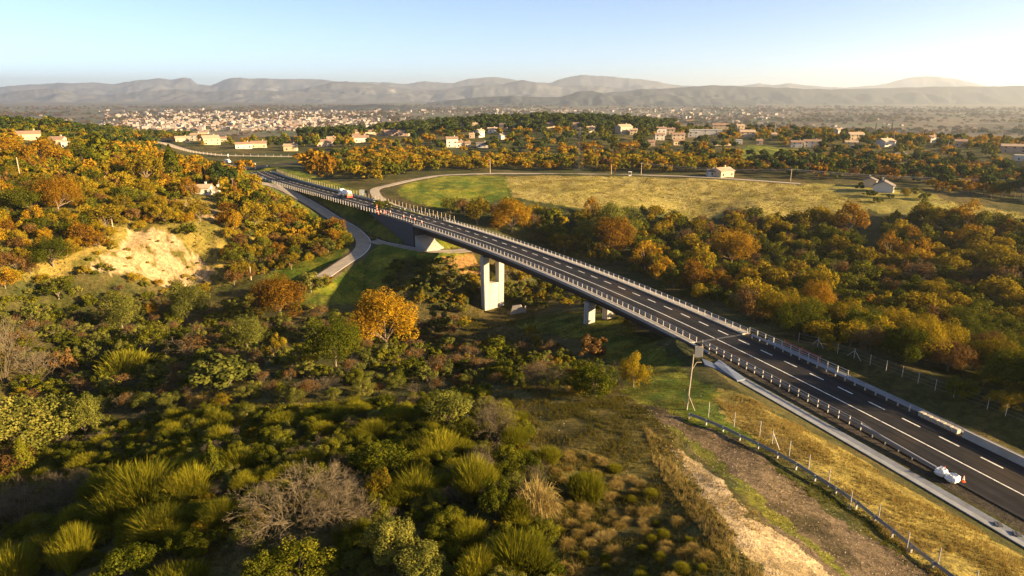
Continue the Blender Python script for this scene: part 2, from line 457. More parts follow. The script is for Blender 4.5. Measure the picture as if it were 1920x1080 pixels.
M['steel'] = mat('weathering_steel', (.055, .04, .032), .6, .2, 1, metal=.2)
M['galv'] = mat('galvanised_steel', (.26, .27, .29), .5, .1, 4, metal=.4)
M['whitemetal'] = mat('white_post_metal', (.38, .36, .33), .5, .05, 3, metal=.2)
M['wood'] = mat('weathered_wood', (.32, .26, .18), .9, .2, 5)
M['orange'] = mat('orange_plastic', (.75, .13, .03), .5)
M['white'] = mat('white_plastic', (.8, .79, .76), .5, .05, 4)
M['whitepaint'] = mat('white_vehicle_paint', (.78, .78, .76), .3, .04, 2, spec=.5)
M['rubber'] = mat('tyre_rubber', (.02, .02, .02), .9)
M['glass'] = mat('dark_window_glass', (.03, .035, .04), .15, spec=.6)
M['red'] = mat('red_paint', (.6, .04, .03), .5)
M['rust'] = mat('brown_machinery', (.30, .14, .07), .7, .2, 2)

# ------------------------------------------------------------------ terrain sheet
def P2W(px):
    return [hit(u, v) for u, v in px]
REG = {}
REG['greenbank'] = P2W([(1060, 585), (1170, 600), (1262, 668), (1400, 790), (1440, 845), (1290, 790), (1190, 760), (1150, 690), (1090, 640), (990, 625), (940, 605)])
REG['goldbank'] = P2W([(1330, 728), (1400, 745), (1640, 880), (1915, 1040), (1990, 1140), (1800, 1140), (1690, 1030), (1560, 915), (1450, 850), (1370, 790)])
REG['field'] = P2W([(945, 331), (1300, 334), (1520, 346), (1640, 385), (1600, 412), (1450, 405), (1250, 402), (1120, 395), (1020, 380), (960, 368)])
REG['fieldmid'] = P2W([(1480, 342), (1560, 345), (1640, 345), (1750, 362), (1760, 372), (1830, 408), (1700, 402), (1640, 398)])
REG['field_right'] = P2W([(1740, 372), (1920, 400), (2050, 420), (2050, 450), (1920, 428), (1800, 400)])
REG['greenfield'] = P2W([(760, 345), (830, 331), (945, 331), (960, 368), (900, 385), (830, 392), (775, 380), (745, 362)])
REG['gravel'] = P2W([(1290, 790), (1200, 755), (1150, 755), (1260, 815), (1420, 945), (1560, 1100), (1790, 1100), (1640, 1010), (1480, 900), (1380, 830)])
REG['midband'] = P2W([(1225, 795), (1300, 850), (1400, 930), (1500, 1008), (1610, 1100), (1632, 1100), (1520, 1000), (1415, 918), (1315, 842), (1250, 795)])
REG['barestrip'] = P2W([(1245, 832), (1300, 866), (1400, 950), (1610, 1120), (1440, 1120), (1330, 975), (1275, 890)])
REG['dryfg'] = P2W([(940, 725), (1180, 745), (1270, 830), (1440, 1100), (1060, 1100), (1030, 880)])
REG['embank'] = P2W([(590, 545), (640, 500), (700, 465), (760, 475), (720, 540), (640, 570)])
REG['hillside'] = P2W([(-300, 262), (0, 262), (230, 285), (330, 300), (450, 330), (480, 352), (520, 378), (600, 422), (640, 445), (600, 462), (500, 505), (450, 530), (380, 540), (130, 520), (0, 520), (-300, 560)])
REG['lowergrass'] = P2W([(500, 520), (600, 470), (660, 450), (655, 480), (600, 515)])
REG['villagegreen'] = P2W([(1380, 285), (1410, 272), (1500, 282), (1490, 300), (1400, 300)])
REG['orangesoil'] = P2W([(780, 470), (880, 475), (905, 500), (890, 520), (830, 485)])
CLIFFP = P2W([(215, 470), (240, 430), (330, 432), (370, 470), (402, 530), (300, 535), (150, 505), (135, 488)])
CLIFF2 = P2W([(290, 372), (355, 378), (420, 395), (415, 415), (350, 405), (300, 385)])
NEARPOLY = [(x, y) for x, y in CLIFFP]

def ground_colour(x, y):
    n = len(x); r = np.hypot(x, y)
    a = fbm(x, y, 14, 50, 4)[:, None] * 2; b = fbm(x, y, 3.5, 60, 3)[:, None] * 2; c_ = fbm(x, y, 60, 70, 3)[:, None] * 2
    def C(*q): return np.array(q)[None, :]
    nat = C(.07, .075, .018) + (C(.16, .125, .04) - C(.07, .075, .018)) * np.clip(.5 + a * 1.3 + b, 0, 1)
    nat = nat + (C(.05, .075, .02) - nat) * np.clip(c_ * 2 + .3, 0, 1) * .6
    col = nat.copy()
    green = C(.09, .135, .01) + (C(.26, .25, .025) - C(.09, .135, .01)) * np.clip(.45 + a + b * 1.4, 0, 1)
    gold = C(.34, .265, .06) + (C(.20, .16, .035) - C(.34, .265, .06)) * np.clip(.4 + a * 1.5 + b, 0, 1)
    gold = gold + (green - gold) * np.clip(fbm(x, y, 9, 91, 3)[:, None] * 4 - .3, 0, 1) * .6
    dry = C(.45, .37, .115) + (C(.34, .29, .06) - C(.45, .37, .115)) * np.clip(.5 + a * .8 + b * 1.2, 0, 1)
    grav = C(.185, .135, .08) + (C(.075, .06, .028) - C(.185, .135, .08)) * np.clip(.4 + a * 1.4 + b * 2, 0, 1)
    bare = C(.62, .47, .26) + (C(.42, .31, .15) - C(.62, .47, .26)) * np.clip(.4 + a + b * 2, 0, 1)
    cliff = C(.50, .37, .20) + (C(.32, .20, .08) - C(.50, .37, .20)) * np.clip(.4 + a * 1.6 + b * 1.5, 0, 1); cliff = cliff + (C(.16, .14, .03) - cliff) * (b + a * .6 > .16)
    jit = (x + 5 * fbm(x, y, 9, 5, 3) + 2.5 * fbm(x, y, 1.6, 6, 3), y + 5 * fbm(x, y, 9, 8, 3) + 2.5 * fbm(x, y, 1.6, 9, 3))
    def put(name, colr, k=1.0):
        m = pip(jit[0], jit[1], REG[name] if isinstance(name, str) else name)
        col[m] = (col * (1 - k) + colr * k)[m]
    put('hillside', C(.16, .14, .025) + (C(.34, .25, .06) - C(.16, .14, .025)) * np.clip(.4 + a * 1.4 + b, 0, 1))
    put('greenbank', green); put('goldbank', gold); put('field', dry); put('field_right', dry); put('fieldmid', dry * .7 + green * .35); put('greenfield', green * 1.15)
    put('gravel', grav); put('dryfg', gold * .3 + nat * .6); put('midband', green * .55 + gold * .25); put('barestrip', bare); put('embank', green); put('lowergrass', green); put('villagegreen', green * 1.2)
    sx = (x + 14 * fbm(x, y, 9, 5, 3), y + 14 * fbm(x, y, 9, 8, 3)); jit = (x + 9 * fbm(x, y, 10, 5, 4), y + 9 * fbm(x, y, 10, 8, 4))
    put('orangesoil', C(.42, .24, .08) + 0 * a); put(CLIFFP, cliff); put(CLIFF2, cliff * .9 + green * .1)
    # road shoulders
    for P, hw, cc, k in ((M_ALL[:IB0], 10.5, green, 1), (M_ALL[IB1:], 8.2, C(.075, .062, .05) + 0 * a, .9), (SERVICE, 4.6, grav, .9), (UNDER, 4.2, grav, .9), (FIELDROAD, 4.3, grav, .8), (M_ALL[IB1 + 3:], 0, green, 0)):
        lo = P[:, :2].min(0) - 40; hi = P[:, :2].max(0) + 40
        idx = np.where((x > lo[0]) & (x < hi[0]) & (y > lo[1]) & (y < hi[1]))[0]
        if len(idx) and k:
            d, _ = poly_dist(x[idx], y[idx], P)
            if P is not UNDER and P is not SERVICE and hw > 10:
                m2 = (d < 22) & (d > hw); col[idx[m2]] = green[idx[m2]]
            if P is SERVICE: m2 = (d < 16); col[idx[m2]] = green[idx[m2]] * .6 + col[idx[m2]] * .4
            m = d < hw; col[idx[m]] = (col[idx] * (1 - k) + cc[idx] * k)[m]
    # far bank of the right approach: grass
    # plain: patchwork of fields, woods and pale tracks
    k = smooth(1000, 1500, r)[:, None]
    q = 240.0
    ix, iy = np.floor((x + 40 * fbm(x, y, 300, 2, 2)) / q), np.floor((y + 90 * fbm(x, y, 300, 4, 2)) / (q * .8))
    hh = _h(ix, iy, 11)[:, None]
    far = np.where(hh < .25, C(.11, .14, .05), np.where(hh < .5, C(.19, .155, .095), np.where(hh < .72, C(.15, .12, .075), np.where(hh < .85, C(.24, .20, .13), C(.10, .085, .05)))))
    wood = np.clip(fbm(x, y, 420, 21, 4)[:, None] * 9 - .4, 0, 1)
    far = far * (1 - wood) + C(.085, .07, .042) * wood
    far = far * (1 + .5 * b)
    return (col * (1 - k) + far * k) * .55

def build_terrain():
    ang = np.concatenate([np.linspace(-180, -50, 40)[:-1], np.linspace(-50, 50, 760), np.linspace(50, 180, 40)[1:-1]])
    rad = np.concatenate([[1.5], np.linspace(5, 24, 16)[:-1], np.exp(np.linspace(math.log(24), math.log(1500), 800)), np.exp(np.linspace(math.log(1500), math.log(23500), 110))[1:]])
    A, Rr = np.meshgrid(np.radians(ang), rad)
    x = (Rr * np.sin(A)).ravel(); y = (Rr * np.cos(A)).ravel()
    z = height(x, y)
    na, nr = len(ang), len(rad)
    i, j = np.meshgrid(np.arange(nr - 1), np.arange(na), indexing='ij')
    j2 = (j + 1) % na
    Fq = np.stack([i * na + j, i * na + j2, (i + 1) * na + j2, (i + 1) * na + j], -1).reshape(-1, 4)
    Fq = Fq[:, ::-1]
    V = np.stack([x, y, z], 1)
    V = np.vstack([V, [0, 0, float(z[:na].mean())]])
    c = len(V) - 1
    T = np.stack([np.full(na, c), (np.arange(na) + 1) % na, np.arange(na)], 1)
    col = ground_colour(V[:, 0], V[:, 1])
    me = np_mesh('ground', V, [Fq, T], [M['ground']], True, cattr={'gcol': col})
    o = link('ground', me); tag(o, kind='structure')
    # check normals point up
    if me.polygons[1000].normal.z < 0: me.flip_normals()
    return o
build_terrain()

# ------------------------------------------------------------------ roads
def ribbon(name, P, o0, o1, dz, m, N_=None, label=None):
    N_ = normals(P) if N_ is None else N_
    b = MB(); b.sweep(P, N_, [(o0, dz), (o0, dz - .1), (o1, dz - .1), (o1, dz)], 0)
    ob = b.build(name, m); tag(ob, kind='structure'); return ob
def road_wear():
    me = rd.data; n = len(me.vertices) // 4; P = MAIN; L = np.r_[0, np.cumsum(np.linalg.norm(np.diff(P, axis=0), axis=1))]
    a = me.attributes.new('rc', 'FLOAT_VECTOR', 'POINT'); V = np.zeros((4 * n, 3), np.float32); V[:, 0] = np.tile([-4.9, -4.9, 6.5, 6.5], n); V[:, 1] = np.repeat(L[:n], 4); a.data.foreach_set('vector', V.ravel())
    m = M['asphalt'].copy(); me.materials[0] = m; N = m.node_tree.nodes; Lk = m.node_tree.links.new; b = N['Principled BSDF']; src = b.inputs['Base Color'].links[0].from_socket
    at = N.new('ShaderNodeAttribute'); at.attribute_name = 'rc'; s = N.new('ShaderNodeSeparateXYZ'); Lk(at.outputs['Vector'], s.inputs[0])
    def mth(op, x, y): q = N.new('ShaderNodeMath'); q.operation = op; Lk(x, q.inputs[0]); q.inputs[1].default_value = y; return q.outputs[0]
    c = mth('COSINE', mth('MULTIPLY', mth('SUBTRACT', s.outputs[0], .95), 2 * pi / 1.85), 0)
    mp = N.new('ShaderNodeMapping'); mp.inputs['Scale'].default_value = (2.2, .06, 1); Lk(at.outputs['Vector'], mp.inputs[0])
    n1 = N.new('ShaderNodeTexNoise'); n1.inputs['Scale'].default_value = 1; n1.inputs['Detail'].default_value = 5; Lk(mp.outputs[0], n1.inputs['Vector'])
    r = N.new('ShaderNodeMapRange'); r.inputs[1].default_value = .35; r.inputs[2].default_value = .65; r.inputs[3].default_value = .6; r.inputs[4].default_value = 1.45; Lk(n1.outputs[0], r.inputs[0])
    k = N.new('ShaderNodeMath'); k.operation = 'MULTIPLY_ADD'; Lk(c, k.inputs[0]); k.inputs[1].default_value = .22; Lk(r.outputs[0], k.inputs[2])
    v = N.new('ShaderNodeVectorMath'); v.operation = 'SCALE'; Lk(src, v.inputs[0]); Lk(k.outputs[0], v.inputs['Scale']); Lk(v.outputs[0], b.inputs['Base Color'])
rd = ribbon('main_road', MAIN, -4.9, 6.5, .0, M['asphalt'], MN)
road_wear()
ribbon('service_road', SERVICE, -2.7, 2.9, 0, M['oldasphalt'])
ribbon('underpass_road', UNDER[4:], -2.4, 2.4, -.01, M['oldasphalt'])
ribbon('field_road', FIELDROAD, -2.4, 2.4, 0, M['oldasphalt'])
ribbon('upper_road', UPPERROAD, -3.2, 3.2, 0, M['dirtroad'])
ribbon('side_road', LEFTROAD, -5.5, 5.5, 0.01, M['asphalt'])
ribbon('link_road', LINKROAD, -4.5, 4.5, 0.02, M['asphalt'])

def marks(name, P, N_, off, wd, on=0, gap=0, start=0, dz=.012):
    b = MB(); Q = resamp(np.hstack([P, N_]), 1.0)
    k = 0; n = len(Q)
    if not on:
        segs = [(0, n - 1)]
    else:
        segs = []; s = start
        while s + on < n - 1: segs.append((s, s + on)); s += on + gap
    for a, c in segs:
        ii = [int(a)] + [q for q in range(int(a) + 1, int(c))] + [int(c)]
        V = []
        for i in ii:
            for o in (off - wd / 2, off + wd / 2): V.append((Q[i, 0] + Q[i, 3] * o, Q[i, 1] + Q[i, 4] * o, Q[i, 2] + dz))
        b.add(V, [(2 * q, 2 * q + 1, 2 * q + 3, 2 * q + 2) for q in range(len(ii) - 1)])
    o = b.build(name, M['paint']); tag(o, kind='structure')
marks('centre_line', MAIN, MN, 0, .20)
marks('far_edge_line', MAIN, MN, 3.75, .24, 3, 3, 0)
marks('near_edge_line', MAIN[IB1:], MN[IB1:], -4.05, .22, 3, 9, 2)
marks('near_edge_line', MAIN[:IB0], MN[:IB0], -4.05, .22)
marks('side_road_line', LEFTROAD, normals(LEFTROAD), 4.6, .25)
marks('side_road_line', LEFTROAD, normals(LEFTROAD), -1.0, .25)
marks('service_road_edge', UNDER[3:], normals(UNDER[3:]), 2.45, .35)
marks('service_road_edge', SERVICE[30:], normals(SERVICE[30:]), 2.7, .3)

# ------------------------------------------------------------------ viaduct
AX = 1.2
def build_viaduct():
    root = empty('viaduct', tuple(main_off(AX)[(IB0 + IB1) // 2]))
    base = np.array(root.location)
    tag(root, 'long road viaduct on steel girders and pale concrete piers crossing the ravine', 'viaduct')
    P = MAIN[IB0:IB1 + 1].copy(); N_ = MN[IB0:IB1 + 1]
    P = P - base
    def part(name, b, m, par=root, lab=None, sm=False):
        o = b.build(name, m, par, sm)
        if lab: o['label'] = lab
        return o
    b = MB(); b.sweep(P, N_, [(-5.9, -.42), (-5.9, -.12), (8.2, -.12), (8.2, -.42), (6.2, -.55), (-3.8, -.55)]); part('deck_slab', b, M['concrete'])
    b = MB(); b.sweep(P, N_, [(-6.25, -.5), (-6.25, .14), (-4.95, .16), (-4.95, -.10), (-5.92, -.10), (-5.92, -.5)])
    part('edge_kerb', b, M['paleconc'], lab='near concrete edge kerb')
    b = MB(); b.sweep(P, N_, [(8.24, -.75), (8.24, -.10), (6.52, -.10), (6.52, .24), (7.0, .26), (7.05, .12), (8.55, .14), (8.55, -.75)])
    part('edge_kerb', b, M['paleconc'], lab='far concrete edge kerb')
    for o in (AX - 2.9, AX + 2.9):
        b = MB()
        b.sweep(P, N_, [(o - .4, -.56), (o - .4, -.62), (o - .04, -.62), (o - .04, -3.85), (o - .5, -3.87), (o - .5, -3.97), (o + .5, -3.97), (o + .5, -3.87), (o + .04, -3.85), (o + .04, -.62), (o + .4, -.62), (o + .4, -.56)])
        part('girder', b, M['steel'])
    for i in range(2, len(P), 4):
        b = MB(); p = P[i]; n = N_[i]
        b.tube((p[0] + n[0] * (AX - 2.85), p[1] + n[1] * (AX - 2.85), -2.4), (p[0] + n[0] * (AX + 2.85), p[1] + n[1] * (AX + 2.85), -2.4), .3, n=4); part('cross_brace', b, M['steel'])
    for u_mid, zb, wt in ((926, -25.0, -13.3), (1119, -13.0, None)):
        i = min(range(IB0, IB1), key=lambda k: abs(float(proj(*(MAIN[k, :2] + MN[k] * AX), -8)[0]) - u_mid))
        c = MAIN[i, :2] + MN[i] * AX - base[:2]; n = MN[i]; rz = math.atan2(n[1], n[0])
        def prism(b, x0, x1, z0, z1, f0, f1, d=2.2, ch=.18):
            # column with slight taper from the bottom (scale f0) to the top (f1)
            hd = d / 2
            for zz in (): pass
            prof = lambda a, c_: [(a + ch, -hd), (c_ - ch, -hd), (c_, -hd + ch), (c_, hd - ch), (c_ - ch, hd), (a + ch, hd), (a, hd - ch), (a, -hd + ch)]
            lo = prof(x0 * f0, x1 * f0); hi = prof(x0 * f1, x1 * f1)
            V = [(p[0] * cos(rz) - p[1] * sin(rz) + c[0], p[0] * sin(rz) + p[1] * cos(rz) + c[1], z0) for p in lo] + [(p[0] * cos(rz) - p[1] * sin(rz) + c[0], p[0] * sin(rz) + p[1] * cos(rz) + c[1], z1) for p in hi]
            b.add(V, [tuple(range(7, -1, -1)), tuple(range(8, 16))] + [(k, (k + 1) % 8, 8 + (k + 1) % 8, 8 + k) for k in range(8)])
        b = MB()
        if wt:
            prism(b, -3.95, -1.75, wt, -4.35, .985, 1.0); prism(b, 1.75, 3.95, wt, -4.35, .985, 1.0)
            prism(b, -3.9, 3.9, zb, wt, .93, .985)
            for s in (-1, 1):      # recessed joint strips down the face
                b.box((c[0] + cos(rz) * 1.78 * s + sin(rz) * 1.13, c[1] + sin(rz) * 1.78 * s - cos(rz) * 1.13, (zb + wt) / 2), (.1, .07, wt - zb), rz)
        else:
            prism(b, -3.95, -1.75, zb, -4.35, 1, 1.0); prism(b, 1.75, 3.95, zb, -4.35, 1, 1.0)
        pr = part('pier', b, M['pierconc'], lab='tall pale pier with two columns above a solid wall' if wt else 'short pier of two pale columns')
        for s in (-1, 1):
            b = MB(); b.box((c[0] + cos(rz) * 2.9 * s, c[1] + sin(rz) * 2.9 * s, -4.16), (.9, .9, .36), rz); b.build('bearing', M['dark_shade'], pr)
    # abutments, with shade put into their dark colour
    for k, (i, sg) in enumerate(((IB0, -1), (IB1, 1))):
        p = MAIN[i] - base; T = np.array([MN[i][1], -MN[i][0]]); n = MN[i]; rz = math.atan2(n[1], n[0])
        b = MB(); cc = p[:2] + n * AX + T * sg * 1.3
        zb = -10.5 if k == 0 else -7
        b.box((cc[0], cc[1], (zb - .75) / 2 - .35), (13.4, 2.4, -zb - .75), rz)
        part('abutment', b, M['dark_shade'], lab='dark left abutment block' if k == 0 else 'right abutment block')
        b = MB(); b.box((p[0] + n[0] * .8, p[1] + n[1] * .8, -.016), (11.2, .6, .06), rz); part('expansion_joint', b, M['dark_shade'])
    # long wing wall left of the bridge on the near side, tapering with the slope; shade put into its dark colour
    Q = (MAIN[IB0 - 15:IB0 + 1] - base); QN = MN[IB0 - 15:IB0 + 1]
    b = MB(); V = []; n_ = len(Q)
    for j in range(n_):
        t = j / (n_ - 1); zb = -1.2 - 8.6 * t ** 1.0
        for o, z in ((-6.25, .1), (-6.25, zb), (-5.75, zb), (-5.75, .1)): V.append((Q[j, 0] + QN[j, 0] * o, Q[j, 1] + QN[j, 1] * o, z))
    Fs = [(0, 1, 2, 3), tuple(4 * (n_ - 1) + q for q in (3, 2, 1, 0))]
    for j in range(n_ - 1):
        for q in range(4): Fs.append((4 * j + q, 4 * j + 4 + q, 4 * j + 4 + (q + 1) % 4, 4 * j + (q + 1) % 4))
    b.add(V, Fs); part('wing_wall', b, M['dark_shade'], lab='shade-dark tapering wing wall')
    # paved slope in front of the left abutment
    p = MAIN[IB0] - base; T = np.array([MN[IB0][1], -MN[IB0][0]]); n = MN[IB0]
    def W(o, s, z): return (p[0] + n[0] * o + T[0] * s, p[1] + n[1] * o + T[1] * s, z)
    b = MB(); b.add([W(-5.7, .2, -4.2), W(8.2, .2, -4.2), W(9.5, 8.4, -8.35), W(-5.2, 8.4, -8.35), W(-5.7, .2, -10), W(8.2, .2, -10), W(9.5, 8.4, -10), W(-5.2, 8.4, -10)],
                     [(0, 1, 2, 3), (7, 6, 5, 4), (0, 3, 7, 4), (3, 2, 6, 7), (2, 1, 5, 6), (1, 0, 4, 5)])
    part('paved_slope', b, M['concrete'])
    # right abutment wing walls (shade put into the bluish concrete colour)
    p = MAIN[IB1] - base; T = np.array([MN[IB1][1], -MN[IB1][0]]); n = MN[IB1]
    b = MB()
    b.add([W(-6.3, -3, .1), W(-6.3, 5.5, .1), W(-6.3, 5.5, -1.6), W(-6.3, -3, -5.5), W(-5.8, -3, .1), W(-5.8, 5.5, .1), W(-5.8, 5.5, -1.6), W(-5.8, -3, -5.5)],
          [(0, 3, 2, 1), (4, 5, 6, 7), (0, 1, 5, 4), (1, 2, 6, 5), (2, 3, 7, 6), (3, 0, 4, 7)])
    part('wing_wall', b, M['shadeconc'], lab='shade-tinted blue grey wing wall beside the grass bank')
    # inspection platform with railing beside it
    b = MB(); b.add([W(-9.2, -3.5, -2.0), W(-6.3, -3.5, -2.0), W(-6.3, -.5, -2.0), W(-9.2, -.5, -2.0), W(-9.2, -3.5, -6), W(-6.3, -3.5, -6), W(-6.3, -.5, -6), W(-9.2, -.5, -6)],
                     [(0, 1, 2, 3), (7, 6, 5, 4), (0, 3, 7, 4), (3, 2, 6, 7), (2, 1, 5, 6), (1, 0, 4, 5)])
    part('platform', b, M['shadeconc'])
    b = MB()
    pts = [W(-9.1, -.6, -2), W(-9.1, -3.4, -2), W(-6.4, -3.4, -2)]
    for h in (.5, 1.05): b.pipe([(q[0], q[1], q[2] + h) for q in pts], .06)
    for q in pts + [W(-7.8, -3.4, -2)]: b.tube(q, (q[0], q[1], q[2] + 1.1), .08)
    part('railing', b, M['galv'])
    return root
build_viaduct()

# concrete headwall right of the tall pier
def headwall():
    x, y = un(968, 588, -22); z = h1(x, y)
    b = MB()
    b.add([(x - 2.2, y, z - 1), (x + 4.2, y - .6, z - 1), (x + 1.4, y - .3, z + 3.0), (x - 1.2, y, z + 2.5), (x - 2.2, y + .8, z - 1), (x + 4.2, y + .2, z - 1), (x + 1.4, y + .5, z + 3.0), (x - 1.2, y + .8, z + 2.5)],
          [(0, 1, 2, 3), (7, 6, 5, 4), (0, 3, 7, 4), (3, 2, 6, 7), (2, 1, 5, 6), (1, 0, 4, 5)])
    b.box((x + 2.95, y - .45, z + .9), (.4, 1.0, 3.6), 0, rx=0)
    o = b.build('headwall', M['concrete']); tag(o, 'small sloping concrete headwall in the ravine right of the tall pier', 'headwall')
headwall()

# ------------------------------------------------------------------ guard rails
def rail(name, label, P, N_, off, post_h=1.0, step=2.0, beams=((.95, 'tube', .06),), postm='whitemetal', beamm='galv', group=None, postw=.14, cat='guard rail', zb=0.0, maxposts=100):
    Q = resamp(np.hstack([P, N_]), step)
    root = empty(name, (Q[0, 0] + Q[0, 3] * off, Q[0, 1] + Q[0, 4] * off, Q[0, 2]))
    tag(root, label, cat, group); o0 = np.array(root.location)
    pts = [np.array((q[0] + q[3] * off, q[1] + q[4] * off, q[2] + zb)) - o0 for q in Q]
    pm = MB(); pm.box((0, 0, post_h / 2 - .15), (postw, postw * 1.3, post_h + .3)); first = pm.build('post', M[postm], root)
    first.location = pts[0]; rest = []
    for i, p in enumerate(pts[1:]):
        if i < maxposts - 1:
            c = first.copy(); COL.objects.link(c); c.parent = root; c.location = p
            c.rotation_euler = (0, 0, math.atan2(Q[i + 1, 4], Q[i + 1, 3]) + pi / 2)
        else: rest.append(p)
    if rest:
        b = MB()
        for p in rest: b.box((p[0], p[1], p[2] + post_h / 2 - .15), (postw, postw * 1.3, post_h + .3))
        b.build('post_row', M[postm], root)['kind'] = 'stuff'
    NN = [(q[3], q[4]) for q in Q]
    for h, kind, s in beams:
        b = MB()
        if kind == 'tube':
            b.sweep(pts, NN, [(s * cos(a), h + s * sin(a)) for a in np.linspace(0, 2 * pi, 7)[:-1]])
            b.build('handrail', M[beamm], root)
        else:    # W-beam profile on the road side
            sgn = 1 if off < 0 else -1
            o1 = .13 * sgn
            b.sweep(pts, NN, [(o1, h - s), (o1 + .08 * sgn, h - s * .6), (o1, h), (o1 + .08 * sgn, h + s * .6), (o1, h + s), (o1 - .03 * sgn, h + s), (o1 - .03 * sgn, h - s)])
            b.build('beam', M[beamm], root)
    return root
SB = slice(IB0 - 12, IB1 + 1)
rail('bridge_parapet', 'galvanised bridge parapet with white posts on the near edge of the viaduct', MAIN[SB], MN[SB], -4.75, 1.05, 2.15, ((1.0, 'tube', .045), (.68, 'tube', .035), (.38, 'tube', .035)), cat='parapet', zb=.05, postw=.085)
rail('bridge_parapet', 'galvanised bridge parapet with white posts on the far edge of the viaduct', MAIN[SB], MN[SB], 7.75, 1.05, 2.15, ((1.0, 'tube', .045), (.68, 'tube', .035), (.38, 'tube', .035)), cat='parapet', zb=.12, postw=.085)
iN = nearest_i(*un(1655, 818)); iE = nearest_i(*un(1795, 893))
rail('guard_rail', 'tall roadside guard rail with top handrail on the near side of the road', MAIN[IB1 + 1:iN], MN[IB1 + 1:iN], -5.0, 1.25, 2.0, ((1.2, 'tube', .045), (.62, 'W', .17)), postw=.11)
# lowered end of that rail, bending down to the ground by the white bags
def rail_end():
    a, c = iN - 1, iE
    P = main_off(-5.0)[a:c + 1]; n = MN[a:c + 1]
    k = np.linspace(0, 1, len(P))
    root = empty('guard_rail', tuple(P[0])); tag(root, 'low grey beam end of the near guard rail beside the white bags', 'guard rail')
    Pl = P - P[0]; Pl[:, 2] += .35 * (1 - k)
    b = MB(); b.sweep(Pl, n, [(.1, .15), (.2, .25), (.1, .38), (.2, .5), (.1, .62), (-.12, .62), (-.12, .15)]); b.build('beam', M['galv'], root)
    b = MB(); b.pipe([Pl[0] + (0, 0, .85), Pl[3] + (0, 0, .35)], .06); b.build('handrail', M['galv'], root)
    for j in range(1, len(Pl) - 2, 1):
        b = MB(); b.box((Pl[j, 0] - n[j, 0] * .1, Pl[j, 1] - n[j, 1] * .1, .1), (.14, .14, .8)); b.build('post', M['galv'], root)
rail_end()
iF = nearest_i(*un(1745, 785)); iG = nearest_i(*un(1800, 811))
rail('guard_rail', 'low steel beam guard rail on the far side of the road before the crash cushion', MAIN[IB1 + 1:iF], MN[IB1 + 1:iF], 7.0, .8, 2.0, ((.62, 'W', .2),), postw=.15)
rail('fence', 'thin tube railing between the road and the far gutter by the orange netting', MAIN[IB1:IB1 + 12], MN[IB1:IB1 + 12], 8.3, 1.3, 2.0, ((1.25, 'tube', .05), (.8, 'tube', .04)), cat='railing')
# crash cushion of grey blocks and the concrete barrier after it
def cushion():
    P = resamp(main_off(7.0)[iF:iG + 1], 1.0)
    root = empty('crash_cushion', tuple(P[0])); tag(root, 'crash cushion of stacked grey blocks between steel rail and concrete barrier', 'crash cushion')
    d = P[-1] - P[0]; rz = math.atan2(d[1], d[0])
    for q in P[:-1]:
        b = MB()
        for z in (.18, .52): b.box(tuple(q - P[0] + (0, 0, z)), (.82, .7, .3), rz)
        b.build('block', M['concrete'], root)
    b = MB(); b.pipe([P[0] - P[0] + (0, 0, .95), P[-1] - P[0] + (0, 0, .95)], .07); b.build('handrail', M['wood'], root)
cushion()
b = MB(); sl = slice(iG, len(MAIN)); b.sweep(MAIN[sl], MN[sl], [(6.75, -.1), (6.9, .3), (6.98, .95), (7.22, .95), (7.3, .3), (7.45, -.1)])
tag(b.build('concrete_barrier', M['concrete']), 'long pale concrete road barrier on the far side at the right edge', 'barrier')
# gutters
def gutter(name, label, P, N_, o0, o1, m):
    b = MB(); b.sweep(P, N_, [(o0, .02), (o0, -.3), (o1, -.3), (o1, .06), (o1 - .12 * np.sign(o1 - o0), .06), ((o0 + o1) / 2, -.05)])
    tag(b.build(name, m), label, 'gutter')
sl = slice(IB1 + 6, len(MAIN)); gutter('gutter', 'broad shade-tinted blue grey concrete gutter at the foot of the golden grass bank', MAIN[sl], MN[sl], -7.9, -9.9, M['shadeconc'])
sl = slice(IB1 + 2, len(MAIN)); gutter('gutter', 'pale concrete gutter along the far side of the road behind the rail', MAIN[sl], MN[sl], 7.9, 9.3, M['shadeconc'])
# drain covers
for (u, v) in ((1872, 984), (1907, 1002)):
    x, y = un(u, v); b = MB(); b.box((0, 0, .05), (.9, .7, .06), 1.2); b.box((0, 0, .09), (.6, .1, .03), 1.2); o = b.build('drain_grate', M['dark_shade']); o.location = (x, y, .05)
    tag(o, 'dark drain grate in the near gutter, ' + ('the upper one' if u < 1890 else 'the lower one at the right edge'), 'drain grate')
# left approach
SL = slice(0, IB0 - 11)
L0 = max(0, nearest_i(*un(505, 331)))
rail('guard_rail', 'white posted rail along the near side of the road before the viaduct', MAIN[L0:IB0 - 12], MN[L0:IB0 - 12], -6.4, 1.5, 2.6, ((1.4, 'tube', .06), (.9, 'tube', .05), (.5, 'tube', .05)), postw=.12)
rail('guard_rail', 'dark beam guard rail along the far side of the road before the viaduct', MAIN[2:IB0 - 12], MN[2:IB0 - 12], 7.1, .75, 4.0, ((.55, 'W', .25),), postw=.14)
b = MB(); sl = slice(4, IB0 - 24); b.sweep(MAIN[sl], MN[sl], [(7.6, -.1), (7.65, .9), (8.0, .9), (8.1, -.1)]); tag(b.build('concrete_barrier', M['shadeconc']), 'low bluish concrete barrier behind the far rail before the viaduct', 'barrier')
rail('fence', 'line of pale fence posts on the far verge before the viaduct', MAIN[4:IB0 + 2], MN[4:IB0 + 2], 10.0, 2.0, 3.2, ((1.9, 'tube', .02), (1.2, 'tube', .02)), postw=.10, postm='wood', cat='fence')
rail('fence', 'wire fence along the upper dirt road below the village', UPPERROAD, normals(UPPERROAD), -4.0, 1.8, 6, ((1.6, 'tube', .03),), postw=.2, postm='wood', cat='fence')

